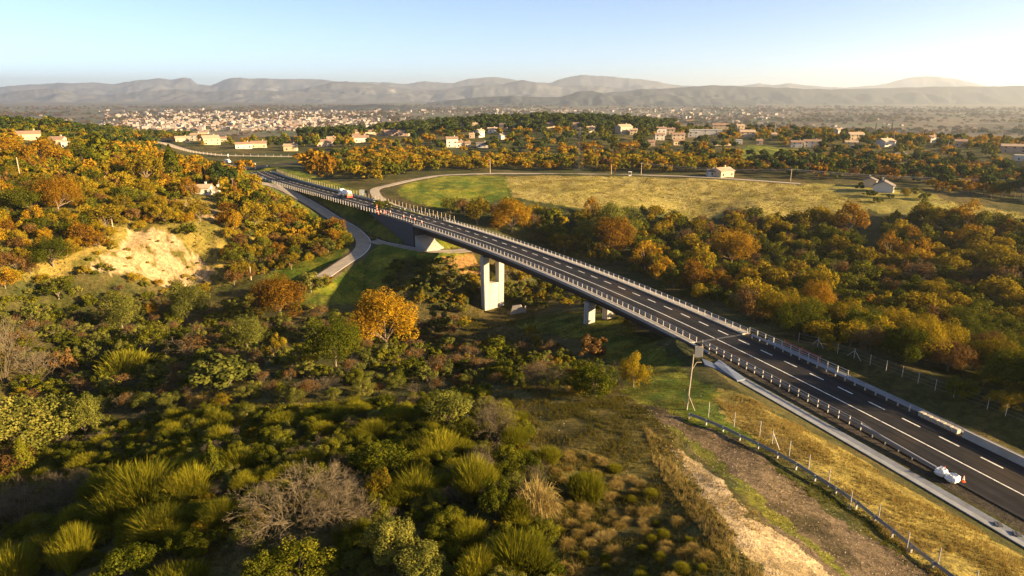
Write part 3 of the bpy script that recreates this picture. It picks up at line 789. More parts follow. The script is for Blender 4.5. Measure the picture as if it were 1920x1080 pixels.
# fences of thin posts with wire, posts placed where they stand
def fence(name, label, spots, ph, brace=(), wires=(.3, .8, 1.3, 1.8), mesh=True, postr=.055):
    W = []
    for u, v in spots:
        x, y = hit(u, v) if not isinstance(u, tuple) else u; W.append((x, y, h1(x, y)))
    root = empty(name, W[0]); tag(root, label, 'fence'); o0 = np.array(W[0])
    for k, p in enumerate(W):
        q = np.array(p) - o0; b = MB(); b.tube(q + (0, 0, -.4), q + (0, 0, ph), postr, postr * .9, 6)
        b.build('post', M['whitemetal'], root)
        if k in brace and k + 1 < len(W):
            d = (np.array(W[k + 1]) - p); d /= np.linalg.norm(d)
            for s in (1, -1):
                e = p + d * 1.5 * s; e[2] = h1(e[0], e[1])
                b = MB(); b.tube(q + (0, 0, ph * .8), e - o0, postr * .8, postr * .8, 5); b.build('brace', M['whitemetal'], root)
    b = MB()
    for h in wires:
        if h < ph: b.pipe([np.array(p) - o0 + (0, 0, h) for p in W], .012, 3)
    b.build('wire', M['galv'], root)
    return root
fence('wire_fence', 'wire fence on thin pale posts between golden bank and gravel track', [(1328, 782), (1376, 801), (1424, 818), (1447, 835), (1479, 857), (1515, 884), (1552, 913), (1593, 955), (1645, 982), (1699, 1035), (1757, 1066), (1826, 1110)], 2.1, (3,))
fence('wire_fence', 'wire fence on thin pale posts in front of the forest right of the road', [(1497, 641), (1533, 650), (1570, 663), (1601, 672), (1631, 684), (1661, 695.5), (1691, 707), (1721, 719), (1753, 732), (1788, 745), (1851, 767), (1885, 780), (1925, 796), (1970, 815)], 1.9, (1, 3), wires=(.4, 1.0, 1.7))
# steel rail along the gravel track
W = [hit(u, v) for u, v in [(1292, 785), (1340, 803), (1400, 832), (1466, 864), (1533, 905), (1600, 950), (1667, 1003), (1720, 1045), (1790, 1098), (1850, 1140)]]
W = catmull([(x, y, h1(x, y)) for x, y in W], 1.0); Wn = normals(W)
for _k in range(3): W[1:-1, 2] = (W[:-2, 2] + W[2:, 2]) / 2
rail('guard_rail', 'weathered grey guard rail on short posts along the gravel track', W, Wn, -.01, .75, 2.6, ((.6, 'W', .2),), postw=.15)

# near lamp-less pole with brace and slatted panel behind
def near_pole():
    x, y = hit(1287, 768); z = h1(x, y); t = depth(x, y, z); H = 110 * t / F
    root = empty('pole', (x, y, z)); tag(root, 'tall thin weathered pole with a short brace beside the gravel track', 'pole')
    b = MB(); b.tube((0, 0, -.5), (.45, .1, H), .13, .08, 8); b.build('shaft', M['wood'], root)
    b = MB(); b.tube((.1, 0, H * .28), (1.1, -.6, -.2), .06, .06, 6); b.build('brace', M['wood'], root)
    b = MB(); b.pipe([(.35, .1, H * .72), (.9, .1, H * .86), (1.6, .1, H * .86)], .05); b.build('bracket', M['wood'], root)
near_pole()
def slat_panel():
    p = main_off(-8.6)[IB1 + 3]; z = h1(p[0], p[1])
    root = empty('slatted_panel', (p[0] - .5, p[1], z)); tag(root, 'upright grey slatted panel at the right end of the viaduct', 'panel')
    b = MB(); w_ = 1.5
    b.box((0, 0, .95), (w_, .08, 2.3)); b.build('backing', M['wood'], root)
    for k in range(7):
        b = MB(); xx = -w_ / 2 + .12 + k * .21; hh = 2.3 - .25 * abs(k - 3) / 3
        b.box((xx, -.09, .95 + (hh - 2.3) / 2), (.12, .06, hh + .1)); b.build('slat', M['galv'], root)
slat_panel()

# ------------------------------------------------------------------ vegetation
LM = {
 'orange': leafmat('orange_oak_leaves', [(.12, .06, .014), (.28, .14, .012), (.50, .28, .015), (.62, .40, .025)], .3, .5),
 'gold': leafmat('golden_oak_leaves', [(.10, .08, .010), (.30, .22, .015), (.60, .42, .025)], .3, .4),
 'russet': leafmat('russet_leaves', [(.10, .055, .02), (.22, .12, .035), (.33, .19, .055)], .25, .4),
 'green': leafmat('evergreen_oak_leaves', [(.03, .045, .006), (.11, .125, .010), (.32, .29, .025)], .25, .35),
 'pale': leafmat('pale_green_leaves', [(.07, .085, .02), (.20, .21, .035), (.42, .37, .07)], .25, .3),
 'pine': leafmat('pine_needles', [(.022, .04, .012), (.06, .088, .018), (.12, .14, .032)], .15, .4),
 'cypress': leafmat('cypress_leaves', [(.02, .035, .012), (.05, .07, .02)], .15, .4),
 'broom': leafmat('broom_stems', [(.05, .06, .006), (.20, .20, .013), (.56, .49, .035)], .35, .3),
 'bare': leafmat('bare_twigs', [(.10, .08, .05), (.20, .16, .10), (.30, .24, .15)], .0, .4),
 'dry': leafmat('dry_grass', [(.20, .14, .035), (.42, .30, .08), (.58, .44, .17)], .3, .4),
 'mixgrass': leafmat('rough_grass', [(.05, .06, .01), (.14, .125, .02), (.30, .22, .06)], .3, .1),
}
M['bark'] = mat('bark', (.16, .12, .085), .95, .25, 3)
M['palebark'] = mat('pale_bark', (.36, .28, .18), .95, .2, 3)

def quads(P, Nn, s, rng_, asp=1.0):
    """leaf quads at P, facing Nn, half size s"""
    n = len(P); a = rng_.normal(size=(n, 3)); a -= (a * Nn).sum(1)[:, None] * Nn
    a /= np.linalg.norm(a, axis=1)[:, None] + 1e-9
    b = np.cross(Nn, a); s = np.broadcast_to(s, (n,))[:, None]
    j = rng_.uniform(.6, 1.1, (n, 4, 1))
    V = np.stack([P + a * s * asp * j[:, 0], P + b * s * j[:, 1], P - a * s * asp * j[:, 2], P - b * s * j[:, 3]], 1).reshape(-1, 3)
    return V, np.arange(4 * n).reshape(n, 4)
def unit(a): return a / (np.linalg.norm(a, axis=-1, keepdims=True) + 1e-9)

def clump_crown(seed, ncl, nleaf, ls, zc=.6, rad=(.5, .5, .4), crad=(.085, .165), floor=.12, flat=1.0, updir=0.35):
    g = np.random.default_rng(seed)
    d = unit(g.normal(size=(ncl * 3, 3))); d = d[d[:, 2] > -.45][:ncl]
    rr = g.uniform(.3, 1.12, (len(d), 1)) ** .6; rad = np.array(rad) * g.uniform(.82, 1.12, 3)
    cr = g.uniform(*crad, len(d))
    C = np.array([0, 0, zc]) + d * (np.array(rad) - cr[:, None] * .75) * rr
    C[:, :2] += g.normal(size=(len(d), 2)) * .02
    C = np.vstack([C, [[0, 0, zc]]]); cr = np.r_[cr, min(rad) * .6]
    wgt = cr ** 2; wgt[-1] *= .12; wgt /= wgt.sum()
    k = g.choice(len(C), nleaf, p=wgt)
    dd = unit(g.normal(size=(nleaf, 3)))
    # lumpy shell
    bump = 1 + .22 * np.sin(dd[:, 0] * 9 + k) * np.sin(dd[:, 1] * 8 + 2 * k) * np.cos(dd[:, 2] * 7 + k)
    r = cr[k] * bump * g.uniform(.45, 1.0, nleaf) ** .35
    P = C[k] + dd * r[:, None] * np.array([1, 1, flat])
    P[:, 2] = np.maximum(P[:, 2], floor * g.uniform(.5, 1.2, nleaf))
    Nn = unit(dd + g.normal(size=dd.shape) * .55 + np.array([0, 0, updir]))
    lv = np.clip(g.normal(.5, .2, nleaf) + (g.uniform(-.28, .28, len(C)))[k], 0, 1)
    return P, Nn, ls * g.uniform(.6, 1.35, nleaf), lv, C[:-1], g

def trunk_mesh(name, C, top, r=.03, base=-.06, m='bark', lean=0.0):
    b = MB(); hub = (lean * .5, 0, top); b.tube((0, 0, base), hub, r, r * .7, 7)
    for c in C: 
        mid = ((c[0] + hub[0]) / 2 * .8, (c[1] + hub[1]) / 2 * .8, (c[2] * .45 + top * .55))
        b.tube(hub, mid, r * .5, r * .33, 4, cap=False); b.tube(mid, c, r * .33, r * .1, 4, cap=False)
    me = bpy.data.meshes.new(name); me.from_pydata(b.v, [], b.f); me.materials.append(M[m]); return me

def leaf_mesh(name, P, Nn, s, lv, g, m):
    V, Fq = quads(P, Nn, s, g)
    return np_mesh(name, V, [Fq], [LM[m]], fattr={'lv': lv})

def blades(seed, n, L, wid, spread, centers, m='broom', droop=.15, up=1.0, base_r=.12, name='foliage'):
    g = np.random.default_rng(seed)
    C0 = centers; k = g.integers(0, len(centers), n); C = np.array(centers)[k]
    th = g.uniform(0, 2 * pi, n); rr = np.sqrt(g.uniform(0, 1, n))
    out = np.stack([np.cos(th), np.sin(th), 0 * th], 1)
    B = C[:, :3] + out * (rr * base_r)[:, None] * C[:, 3:4]
    d = unit(out * (rr * spread)[:, None] + np.array([0, 0, up]) + g.normal(size=(n, 3)) * .17)
    ln = L * C[:, 3] * g.uniform(.6, 1.05, n)
    st = g.uniform(0, .8, n) * ln
    p0 = B + d * st[:, None]; p1 = B + d * (st + (ln - st) * .55)[:, None]; p2 = B + d * ln[:, None] - np.array([0, 0, 1]) * (droop * ln * rr)[:, None] + out * (droop * ln * .4)[:, None]
    sd = unit(np.cross(d, unit(g.normal(size=(n, 3))))); w_ = wid * g.uniform(.6, 1.3, n)[:, None]
    V = np.stack([p0 - sd * w_, p0 + sd * w_, p1 + sd * w_ * .8, p1 - sd * w_ * .8, p2], 1).reshape(-1, 3)
    b0 = np.arange(n) * 5
    Fq = np.stack([b0, b0 + 1, b0 + 2, b0 + 3], 1); Ft = np.stack([b0 + 3, b0 + 2, b0 + 4], 1)
    lv = np.clip(g.normal(.5, .13, n) + (g.uniform(-.2, .2, len(C0)))[k], 0, 1); lv2 = np.clip(lv + .15, 0, 1)
    return np_mesh(name, V, [Fq, Ft], [LM[m]], fattr={'lv': np.r_[lv, lv2]})

def twig_mesh(seed, m='bare', depth_=5, stems=9, spread=.9, th=.011, bend=.3):
    g = np.random.default_rng(seed); A = []; B = []; Wd = []
    st = []
    for i in range(stems):
        t = 2 * pi * i / stems + g.uniform(-.3, .3); s = g.uniform(.2, 1) * spread
        st.append((np.array([0.03 * cos(t), .03 * sin(t), 0]), unit(np.array([cos(t) * s, sin(t) * s, 1.0])), g.uniform(.26, .36), th, 0))
    while st:
        p, d, L, w_, k = st.pop()
        n = 2
        for q in range(n):
            e = p + d * L / n; A.append(p); B.append(e); Wd.append(w_); p = e; d = unit(d + g.normal(size=3) * .13)
        if k < depth_:
            for q in range(3 if k < 3 else 4):
                nd = unit(d + g.normal(size=3) * (.42 + .05 * k) + np.array([0, 0, .12]))
                st.append((p, nd, L * g.uniform(.55, .8), w_ * .62, k + 1))
            if k > 0 and g.uniform() < .5: st.append((p - d * L * .3, unit(d + g.normal(size=3) * .8), L * .5, w_ * .5, k + 1))
    A = np.array(A); B = np.array(B); Wd = np.array(Wd)[:, None]
    mx = B[:, 2].max(); A /= mx; B /= mx
    d = unit(B - A); sd = unit(np.cross(d, g.normal(size=d.shape))); s2 = np.cross(d, sd)
    n = len(A); V = []; Fq = []
    big = Wd[:, 0] > th * .3
    V1 = np.stack([A - sd * Wd, A + sd * Wd, B + sd * Wd * .7, B - sd * Wd * .7], 1).reshape(-1, 3)
    Ab = A[big]; Bb = B[big]; sb = s2[big]; wb = Wd[big]
    V2 = np.stack([Ab - sb * wb, Ab + sb * wb, Bb + sb * wb * .7, Bb - sb * wb * .7], 1).reshape(-1, 3)
    V = np.vstack([V1, V2]); Fq = np.arange(len(V)).reshape(-1, 4)
    lv = np.clip(g.normal(.5, .22, len(Fq)), 0, 1)
    return np_mesh('branches', V, [Fq], [LM[m]], fattr={'lv': lv})

KINDS = {}
def add_kind(name, lods): KINDS[name] = lods     # lods: list (near, mid, far) of lists of part dicts [(partname, mesh), ...]

def oakset(m, seed, **kw):
    out = []
    for li, (n, ls, ncl, nv) in enumerate(((17000, .0105, 64, 2), (9000, .0135, 46, 3), (2600, .024, 28, 3), (420, .062, 11, 3))):
        vs = []
        for v in range(nv):
            P, Nn, s, lv, C, g = clump_crown(seed + 10 * li + v, ncl, n, ls, **kw)
            cm = leaf_mesh('crown', P, Nn, s, lv, g, m)
            vs.append([('trunk', trunk_mesh('trunk', C[:9 if li < 3 else 3], .2, .026)), ('crown', cm)])
        out.append(vs)
    return out
for k, sd in (('orange', 100), ('gold', 150), ('russet', 200), ('green', 250), ('pale', 300)):
    add_kind(k, oakset(k, sd, zc=.5, rad=(.53, .53, .5), floor=.05))
def shrubset(m, seed):
    out = []
    for li, (n, ls, ncl) in enumerate(((9000, .0155, 52), (1900, .034, 18), (300, .08, 8))):
        vs = []
        for v in range(3):
            P, Nn, s, lv, C, g = clump_crown(seed + 10 * li + v, ncl, n, ls, zc=.42, rad=(.53, .53, .56), crad=(.07, .15), floor=.02, updir=.5)
            vs.append([('trunk', trunk_mesh('trunk', C[:7 if li < 2 else 2], .12, .02)), ('crown', leaf_mesh('crown', P, Nn, s, lv, g, m))])
        out.append(vs)
    return out
for k, sd in (('green', 400), ('pale', 430), ('gold', 460), ('russet', 490)): add_kind(k + '_shrub', shrubset(k, sd))
def pineset(seed):
    out = []
    for li, (n, ls, ncl) in enumerate(((5200, .017, 26), (2000, .03, 20), (380, .066, 9))):
        vs = []
        for v in range(3):
            P, Nn, s, lv, C, g = clump_crown(seed + 10 * li + v, ncl, n, ls, zc=.70, rad=(.46, .46, .31), crad=(.11, .19), floor=.3, flat=.7, updir=.7)
            vs.append([('trunk', trunk_mesh('trunk', C[:9 if li < 2 else 2], .5, .022)), ('crown', leaf_mesh('crown', P, Nn, s, lv, g, 'pine'))])
        out.append(vs)
    return out
add_kind('pine', pineset(600))
def coneset(seed, m, wide, power=1.0):
    out = []
    for li, (n, ls) in enumerate(((4500, .02), (1500, .032), (260, .07))):
        vs = []
        for v in range(2):
            g = np.random.default_rng(seed + 10 * li + v)
            z = g.uniform(.04, 1, n) ** 1.25; th = g.uniform(0, 2 * pi, n)
            lobes = 1 + .22 * np.sin(z * 34 + v) + .18 * np.sin(3 * th + z * 9) + .12 * np.sin(7 * th - z * 21)
            r = wide * (1 - z) ** power * lobes * g.uniform(.5, 1, n) ** .4 if power != .5 else wide * np.sqrt(np.clip(1 - z, 0, 1)) * np.clip(z * 8, 0, 1) * lobes * g.uniform(.6, 1, n)
            P = np.stack([r * np.cos(th), r * np.sin(th), z], 1)
            Nn = unit(np.stack([np.cos(th), np.sin(th), .6 + 0 * th], 1) + g.normal(size=(n, 3)) * .5)
            b = MB(); b.tube((0, 0, -.05), (0, 0, .8), .022, .006, 6); tm = bpy.data.meshes.new('trunk'); tm.from_pydata(b.v, [], b.f); tm.materials.append(M['bark'])
            vs.append([('trunk', tm), ('crown', leaf_mesh('crown', P, Nn, ls * g.uniform(.6, 1.3, n), np.clip(g.normal(.5, .22, n), 0, 1), g, m))])
        out.append(vs)
    return out
add_kind('cone', coneset(700, 'green', .42, .8)); add_kind('cypress', coneset(750, 'cypress', .26, .5))
def broomset(seed, m='broom'):
    out = []
    for li, (n, wd) in enumerate(((9000, .0048), (2600, .009), (400, .02))):
        vs = []
        for v in range(4):
            g = np.random.default_rng(seed + v)
            nc = 16; rc = np.sqrt(g.uniform(0, 1, nc)) * .36; tc_ = g.uniform(0, 2 * pi, nc)
            cs = [(r_ * cos(t), r_ * sin(t), 0, g.uniform(.72, 1.0) * (1 - .9 * r_)) for r_, t in zip(rc, tc_)]
            vs.append([('foliage', blades(seed + 10 * li + v, n, .98, wd, .42, cs, m, .06, 1.0, .09))])
        out.append(vs)
    return out
add_kind('broom', broomset(800))
def tuftset(seed):
    return [[[('foliage', blades(seed + v, nn, .95, wd, 1.1, [(0, 0, 0, 1), (.15, .1, 0, .8), (-.1, -.15, 0, .7)], 'dry', .45, .9, .1))] for v in range(3)] for nn, wd in ((1800, .008), (700, .015), (200, .03))]
add_kind('tuft', tuftset(850))
add_kind('bare', [[[('branches', twig_mesh(900 + v, 'bare', dp, 10, .95, th))] for v in range(3)] for dp, th in ((5, .0085), (4, .011), (3, .02))])
# half-bare: twigs with a few remaining leaves
def halfset(seed):
    out = []
    for li, (dp, th, n, ls) in enumerate(((4, .010, 1500, .016), (4, .013, 700, .026), (3, .02, 160, .06))):
        vs = []
        for v in range(2):
            P, Nn, s, lv, C, g = clump_crown(seed + 10 * li + v, 16, n, ls, zc=.6, rad=(.42, .42, .38), floor=.15)
            vs.append([('branches', twig_mesh(seed + 5 + v, 'bare', dp, 7, .6, th)), ('crown', leaf_mesh('crown', P, Nn, s, lv, g, 'russet'))])
        out.append(vs)
    return out
add_kind('halfbare', halfset(950))

CATS = {'orange': ('oak_tree', 'tree'), 'gold': ('oak_tree', 'tree'), 'russet': ('oak_tree', 'tree'), 'green': ('evergreen_tree', 'tree'), 'pale': ('leafy_tree', 'tree'), 'green_shrub': ('evergreen_shrub', 'shrub'),
        'pale_shrub': ('leafy_shrub', 'shrub'), 'gold_shrub': ('golden_shrub', 'shrub'), 'russet_shrub': ('russet_shrub', 'shrub'), 'pine': ('pine_tree', 'tree'), 'cone': ('conifer_tree', 'tree'), 'cypress': ('cypress_tree', 'tree'),
        'broom': ('broom_bush', 'bush'), 'tuft': ('grass_tuft', 'grass'), 'bare': ('bare_shrub', 'shrub'), 'halfbare': ('bare_tree', 'tree')}
LOOK = {'orange': 'orange autumn oak', 'gold': 'golden yellow oak', 'russet': 'russet brown oak', 'green': 'dark evergreen oak', 'pale': 'pale green leafy tree', 'green_shrub': 'dense dark green shrub',
        'pale_shrub': 'pale green shrub', 'gold_shrub': 'golden leaved shrub', 'russet_shrub': 'low russet shrub', 'pine': 'dark green umbrella pine', 'cone': 'broad green conifer', 'cypress': 'slim dark cypress', 'broom': 'spiky green broom bush',
        'tuft': 'tuft of long dry straw coloured grass', 'bare': 'leafless greyish brown shrub', 'halfbare': 'half bare tree with few brown leaves'}
EXIST = {}
def lod_of(dist): return 0 if dist < 125 else (1 if dist < 330 else 2)
HERO = ('orange', 'gold', 'russet', 'green', 'pale')
_mc = {}
def plant(kind, x, y, W_, H_, label, group=None, dist=None, sink=0.05, rot=None, lean=0.0, z=None):
    if z is None: z = h1(x, y)
    dist = math.hypot(x, y) if dist is None else dist
    L = lod_of(dist)
    if kind in HERO: L = 0 if W_ / dist * F > 75 else L + 1
    far_ = L == (3 if kind in HERO else 2); vs = KINDS[kind][L]; v = R.randrange(len(vs)); parts = vs[v]
    name, cat = CATS[kind]
    rz = R.uniform(0, 2 * pi) if rot is None else rot
    if far_ or len(parts) == 1:
        # crown (and trunk) too small to tell apart: the whole plant is one mesh
        key = (kind, L, v)
        if key not in _mc:
            me = parts[-1][1].copy() if len(parts) == 1 else None
            _mc[key] = parts[-1][1] if me is None else me
        o = link(name, _mc[key])
    else:
        o = empty(name)
        for pn, pm in parts: link(pn, pm, o)
    o.location = (x, y, z - sink * H_); o.rotation_euler = (R.uniform(-.05, .05) + lean, R.uniform(-.05, .05), rz)
    o.scale = (W_, W_ * R.uniform(.88, 1.12), H_)
    tag(o, label, cat, group)
    return o

# hand placed plants: kind, u, v of the base, width and height in photo pixels, label
HAND = [
 ('orange', 725, 655, 150, 112, 'large glowing orange oak standing alone below the tall pier'), ('orange', 527, 598, 128, 88, 'orange oak below the grassy slope left of centre'),
 ('pale', 230, 618, 95, 76, 'rounded pale green oak lit in the dark ravine at left'), ('pale', 352, 602, 82, 76, 'pale green twin crowned oak right of the small orange tree'), ('orange', 284, 598, 32, 38, 'small bright orange tree between two pale green oaks'),
 ('pale', 464, 655, 86, 66, 'rounded green oak below the orange oak at left'), ('green', 287, 652, 56, 54, 'green oak behind the broom in the ravine at left'), ('broom', 238, 702, 84, 62, 'pale broom with dry stems in the dark ravine at left'),
 ('halfbare', 367, 668, 95, 42, 'low tan leafless shrub between the green oaks at left'), ('gold_shrub', 513, 668, 48, 48, 'small golden shrub under the orange oak'), ('green', 630, 690, 112, 112, 'tall green oak left of the large orange oak'),
 ('pale_shrub', 428, 728, 145, 78, 'wide pale green shrub lit against deep shade at left'), ('pale_shrub', 67, 612, 52, 48, 'small pale green shrub near the left edge below the dark slope'), ('bare', 5, 715, 100, 170, 'tall tan feathery leafless shrub at the left edge'),
 ('bare', 72, 712, 84, 62, 'low tan leafless shrub beside the tall one at left edge'), ('russet_shrub', 122, 700, 52, 62, 'orange brown shrub right of the tan leafless shrubs'), ('pale_shrub', 50, 838, 175, 112, 'big bright yellow green bushy tree at the left edge'),
 ('pale_shrub', 160, 815, 72, 86, 'yellow green tree right of the big bushy one at left'), ('cone', 45, 892, 86, 76, 'upright green juniper under the big bushy tree at left'), ('broom', 410, 836, 48, 50, 'single upright lit broom in the dark hollow'),
 ('tuft', 373, 758, 30, 22, 'small tan grass tuft in the dark hollow'), ('broom', 530, 806, 104, 44, 'wide low broom at the rim of the dark hollow'), ('broom', 165, 884, 96, 44, 'wide low broom right of the juniper at left'),
 ('broom', 262, 960, 120, 112, 'large rounded yellow green broom in the left foreground'), ('broom', 215, 930, 90, 70, 'yellow green broom behind the large rounded one'), ('broom', 352, 934, 76, 88, 'tall yellow green broom right of the large rounded one'), ('russet_shrub', 25, 895, 80, 62, 'rust orange shrub at the left edge'),
 ('bare', 40, 980, 112, 96, 'greyish leafless shrub under the rust orange one'), ('bare', 125, 955, 90, 84, 'leafless shrub with upright pinkish twigs at left'), ('bare', 560, 990, 190, 140, 'large spreading leafless grey shrub in the foreground'),
 ('bare', 625, 995, 110, 116, 'tan leafless shrub touching the large grey one'), ('cone', 405, 905, 52, 90, 'leaning dark juniper right of the tall broom'), ('broom', 450, 884, 64, 56, 'broom behind the leaning juniper'),
 ('broom', 25, 1095, 95, 100, 'bright broom in the bottom left corner'), ('broom', 140, 1065, 64, 112, 'tall broom with bare stems near the bottom left'), ('broom', 145, 988, 58, 52, 'small broom between leafless shrubs at lower left'),
 ('broom', 300, 1005, 92, 70, 'low broom in front of the large rounded one'), ('green_shrub', 240, 1095, 118, 84, 'dark green leafy shrub at the bottom left'), ('broom', 340, 1105, 92, 72, 'pale straw green broom at the bottom edge'),
 ('green_shrub', 495, 1105, 88, 84, 'bright green upright shrub at the bottom edge'), ('gold_shrub', 475, 992, 42, 48, 'small golden shrub left of the grey leafless one'), ('green_shrub', 560, 1085, 130, 84, 'dark trailing green shrub below the grey leafless one'),
 ('broom', 703, 768, 46, 30, 'small broom on the slope below the orange oak'), ('broom', 748, 800, 104, 48, 'broad lit broom clump in the centre foreground'), ('broom', 820, 856, 86, 64, 'tall broom with brown stems in the centre foreground'),
 ('pale_shrub', 840, 796, 112, 70, 'green shrub with upright twigs above the broom clump'), ('bare', 925, 830, 78, 92, 'fine twigged leafless shrub near the track'), ('broom', 965, 838, 52, 52, 'broom right of the fine twigged shrub'),
 ('broom', 1027, 868, 48, 42, 'small vivid green broom beside the curved track'), ('green_shrub', 715, 892, 142, 72, 'wide leafy green shrub in the centre foreground'), ('gold_shrub', 717, 946, 54, 74, 'golden orange shrub under the wide leafy one'),
 ('broom', 673, 834, 38, 42, 'olive broom tip left of the wide leafy shrub'), ('broom', 780, 936, 84, 72, 'rounded broom right of the golden orange shrub'), ('broom', 745, 954, 52, 60, 'slender broom beside the golden orange shrub'),
 ('broom', 890, 925, 80, 96, 'broom with long pale bare stems'), ('bare', 905, 905, 60, 85, 'pale dead branches standing in the broom'), ('green_shrub', 930, 970, 58, 96, 'bright leafy climber on a dead trunk'), ('tuft', 1005, 965, 64, 96, 'tall feathery straw grass clump near the track'),
 ('broom', 970, 980, 54, 62, 'dark green broom left of the straw grass'), ('pale_shrub', 735, 1045, 104, 84, 'yellow green leafy shrub at the lower centre'), ('broom', 975, 1070, 104, 92, 'wide olive broom at the bottom centre'),
 ('pale_shrub', 790, 1082, 112, 70, 'tangled olive shrub at the bottom centre'), ('broom', 895, 1085, 64, 82, 'upright broom at the bottom centre'), ('broom', 1100, 935, 62, 72, 'mixed dry broom on the edge of the worn ground'),
 ('russet_shrub', 1112, 668, 62, 48, 'dusky pink brown shrub on the grass slope'), ('green_shrub', 1118, 745, 94, 80, 'dense rounded green shrub beside the grass bank'), ('gold', 1187, 726, 58, 68, 'amber tree beside the dense round green shrub'),
 ('bare', 1163, 722, 42, 55, 'leafless shrub left of the amber tree'), ('bare', 1020, 732, 64, 68, 'tan leafless shrub left of the dense green one'), ('gold_shrub', 998, 642, 34, 36, 'small orange shrub on the slope below the pier'),
 ('pale_shrub', 822, 626, 46, 48, 'pale grey green bush right of the large orange oak'), ('green_shrub', 930, 672, 90, 46, 'low green shrubs under the pier slope'), ('green_shrub', 745, 470 + 40, 44, 26, 'dark shrub patch in the shade under the service road'),
 ('gold', 950, 522, 44, 46, 'golden tree behind the tall pier'), ('pale', 1140, 462, 120, 78, 'big olive gold oak beyond the viaduct centre'), ('orange', 960, 436, 90, 62, 'orange oak beside the viaduct above the far rail'), ('gold', 895, 422, 50, 54, 'yellow green tree left of the orange oak beyond the viaduct'),
 ('orange', 1150, 478, 110, 70, 'bright orange oak beyond the middle of the viaduct'), ('gold', 1498, 440, 62, 52, 'golden oak at the lower edge of the field'), ('orange', 1590, 440, 62, 66, 'tall orange oak below the white gabled house'), ('orange', 1370, 500, 88, 76, 'big orange oak in the middle of the valley forest'),
 ('orange', 1530, 610, 80, 84, 'amber oak near the wire fence in the valley'), ('green_shrub', 1797, 742, 62, 42, 'olive green shrub behind the right wire fence'), ('gold_shrub', 1878, 765, 52, 36, 'small mossy shrub by the right wire fence'),
 ('gold_shrub', 1560, 655, 40, 28, 'low tan shrub at the start of the right wire fence'), ('green_shrub', 716, 395, 70, 22, 'dark green shrub patch beside the left end of the viaduct'),
 ('orange', 605, 345, 62, 66, 'vivid orange oak right of the road junction'), ('orange', 575, 318, 60, 36, 'orange oak behind the vivid one by the junction'), ('green', 735, 335, 36, 34, 'round green tree left of the field road'), ('gold', 712, 340, 22, 26, 'small golden tree by the sign board'),
 ('pine', 412, 362, 50, 56, 'bright green umbrella pine behind the small white house'), ('pine', 438, 366, 34, 54, 'umbrella pine with bare trunk right of the small white house'), ('cypress', 386, 356, 14, 48, 'tall cypress behind the small white house'),
 ('green', 200, 315, 72, 62, 'dark green oak mass on the left hilltop'), ('green', 155, 310, 50, 50, 'dark rounded oak at the left hilltop'), ('cone', 325, 340, 60, 66, 'tall green conifer above the small white house'), ('gold', 275, 345, 60, 66, 'tall golden oak on the left hill'),
 ('orange', 460, 325, 40, 30, 'orange oak left of the road junction'), ('gold', 375, 415, 50, 44, 'golden oak below the small white house'), ('green', 490, 395, 44, 40, 'dark green tree on the slope by the service road'), ('gold', 480, 425, 56, 48, 'golden oak on the slope below the service road'),
 ('orange', 80, 305, 70, 46, 'rust orange oak on the left hilltop'), ('orange', 20, 300, 60, 44, 'rust orange oak at the left edge of the hilltop'), ('green', 60, 400, 80, 62, 'dark green oak on the left hillside'), ('orange', 110, 400, 80, 76, 'orange oak on the left hillside'),
 ('green', 235, 385, 44, 40, 'dark oak above the bare earth cliff'), ('gold', 200, 430, 60, 50, 'golden oak above the bare earth cliff'), ('green_shrub', 350, 440, 40, 28, 'dark green shrub at the top of the cliff'), ('green', 100, 500, 80, 60, 'green oak at the left end of the cliff'),
 ('orange', 10, 540, 50, 36, 'rust orange shrubby oak at the left edge above the shade'), ('green', 110, 560, 60, 46, 'grey green oak at the edge of the shade'),
 ('orange', 1107, 288, 46, 26, 'broad orange oak right of the lattice pylon'), ('orange', 1175, 288, 54, 26, 'broad golden orange oak below the village'), ('cypress', 1641, 245, 6, 14, 'slim dark cypress on the far right ridge'), ('cypress', 1671, 250, 6, 22, 'tallest slim cypress on the far right ridge'),
 ('pine', 1843, 260, 24, 20, 'large umbrella pine on the right skyline'), ('pine', 1905, 262, 40, 22, 'wide umbrella pine at the right edge of the skyline'), ('gold', 1865, 290, 13, 16, 'small bright yellow tree among the right houses'),
 ('pale', 583, 548, 56, 40, 'olive green oak hiding the lower end of the service road'), ('gold_shrub', 612, 534, 34, 20, 'golden shrub at the lower end of the service road'), ('green_shrub', 600, 540, 34, 22, 'green shrub beside the lower end of the service road'),
 ('green_shrub', 1612, 356, 26, 14, 'dark clipped hedge left of the white gabled house'), ('green_shrub', 1630, 368, 26, 15, 'dark clipped hedge running down from the white gabled house'), ('green_shrub', 1645, 380, 20, 12, 'low end of the hedge below the white gabled house'),
 ('gold', 1697, 372, 20, 22, 'yellow green tree right of the white gabled house'), ('pale_shrub', 1715, 366, 28, 16, 'grey green olive right of the white gabled house'), ('pale_shrub', 1732, 374, 26, 16, 'second grey green olive right of the white gabled house'), ('green_shrub', 1668, 372, 18, 9, 'low garden shrub in front of the white gabled house'),
 ('orange', 1760, 362, 20, 20, 'orange tree at the left of the row beyond the hedge'), ('orange', 1785, 364, 20, 20, 'second orange tree in the row at right'), ('orange', 1815, 366, 24, 22, 'orange tree in the middle of the row at right'), ('orange', 1858, 372, 28, 24, 'largest orange tree at the right end of the row'),
]
OCC = []
def near_occ(x, y, r):
    for a, b, q in OCC:
        if (a - x) ** 2 + (b - y) ** 2 < (q + r) ** 2: return True
    return False
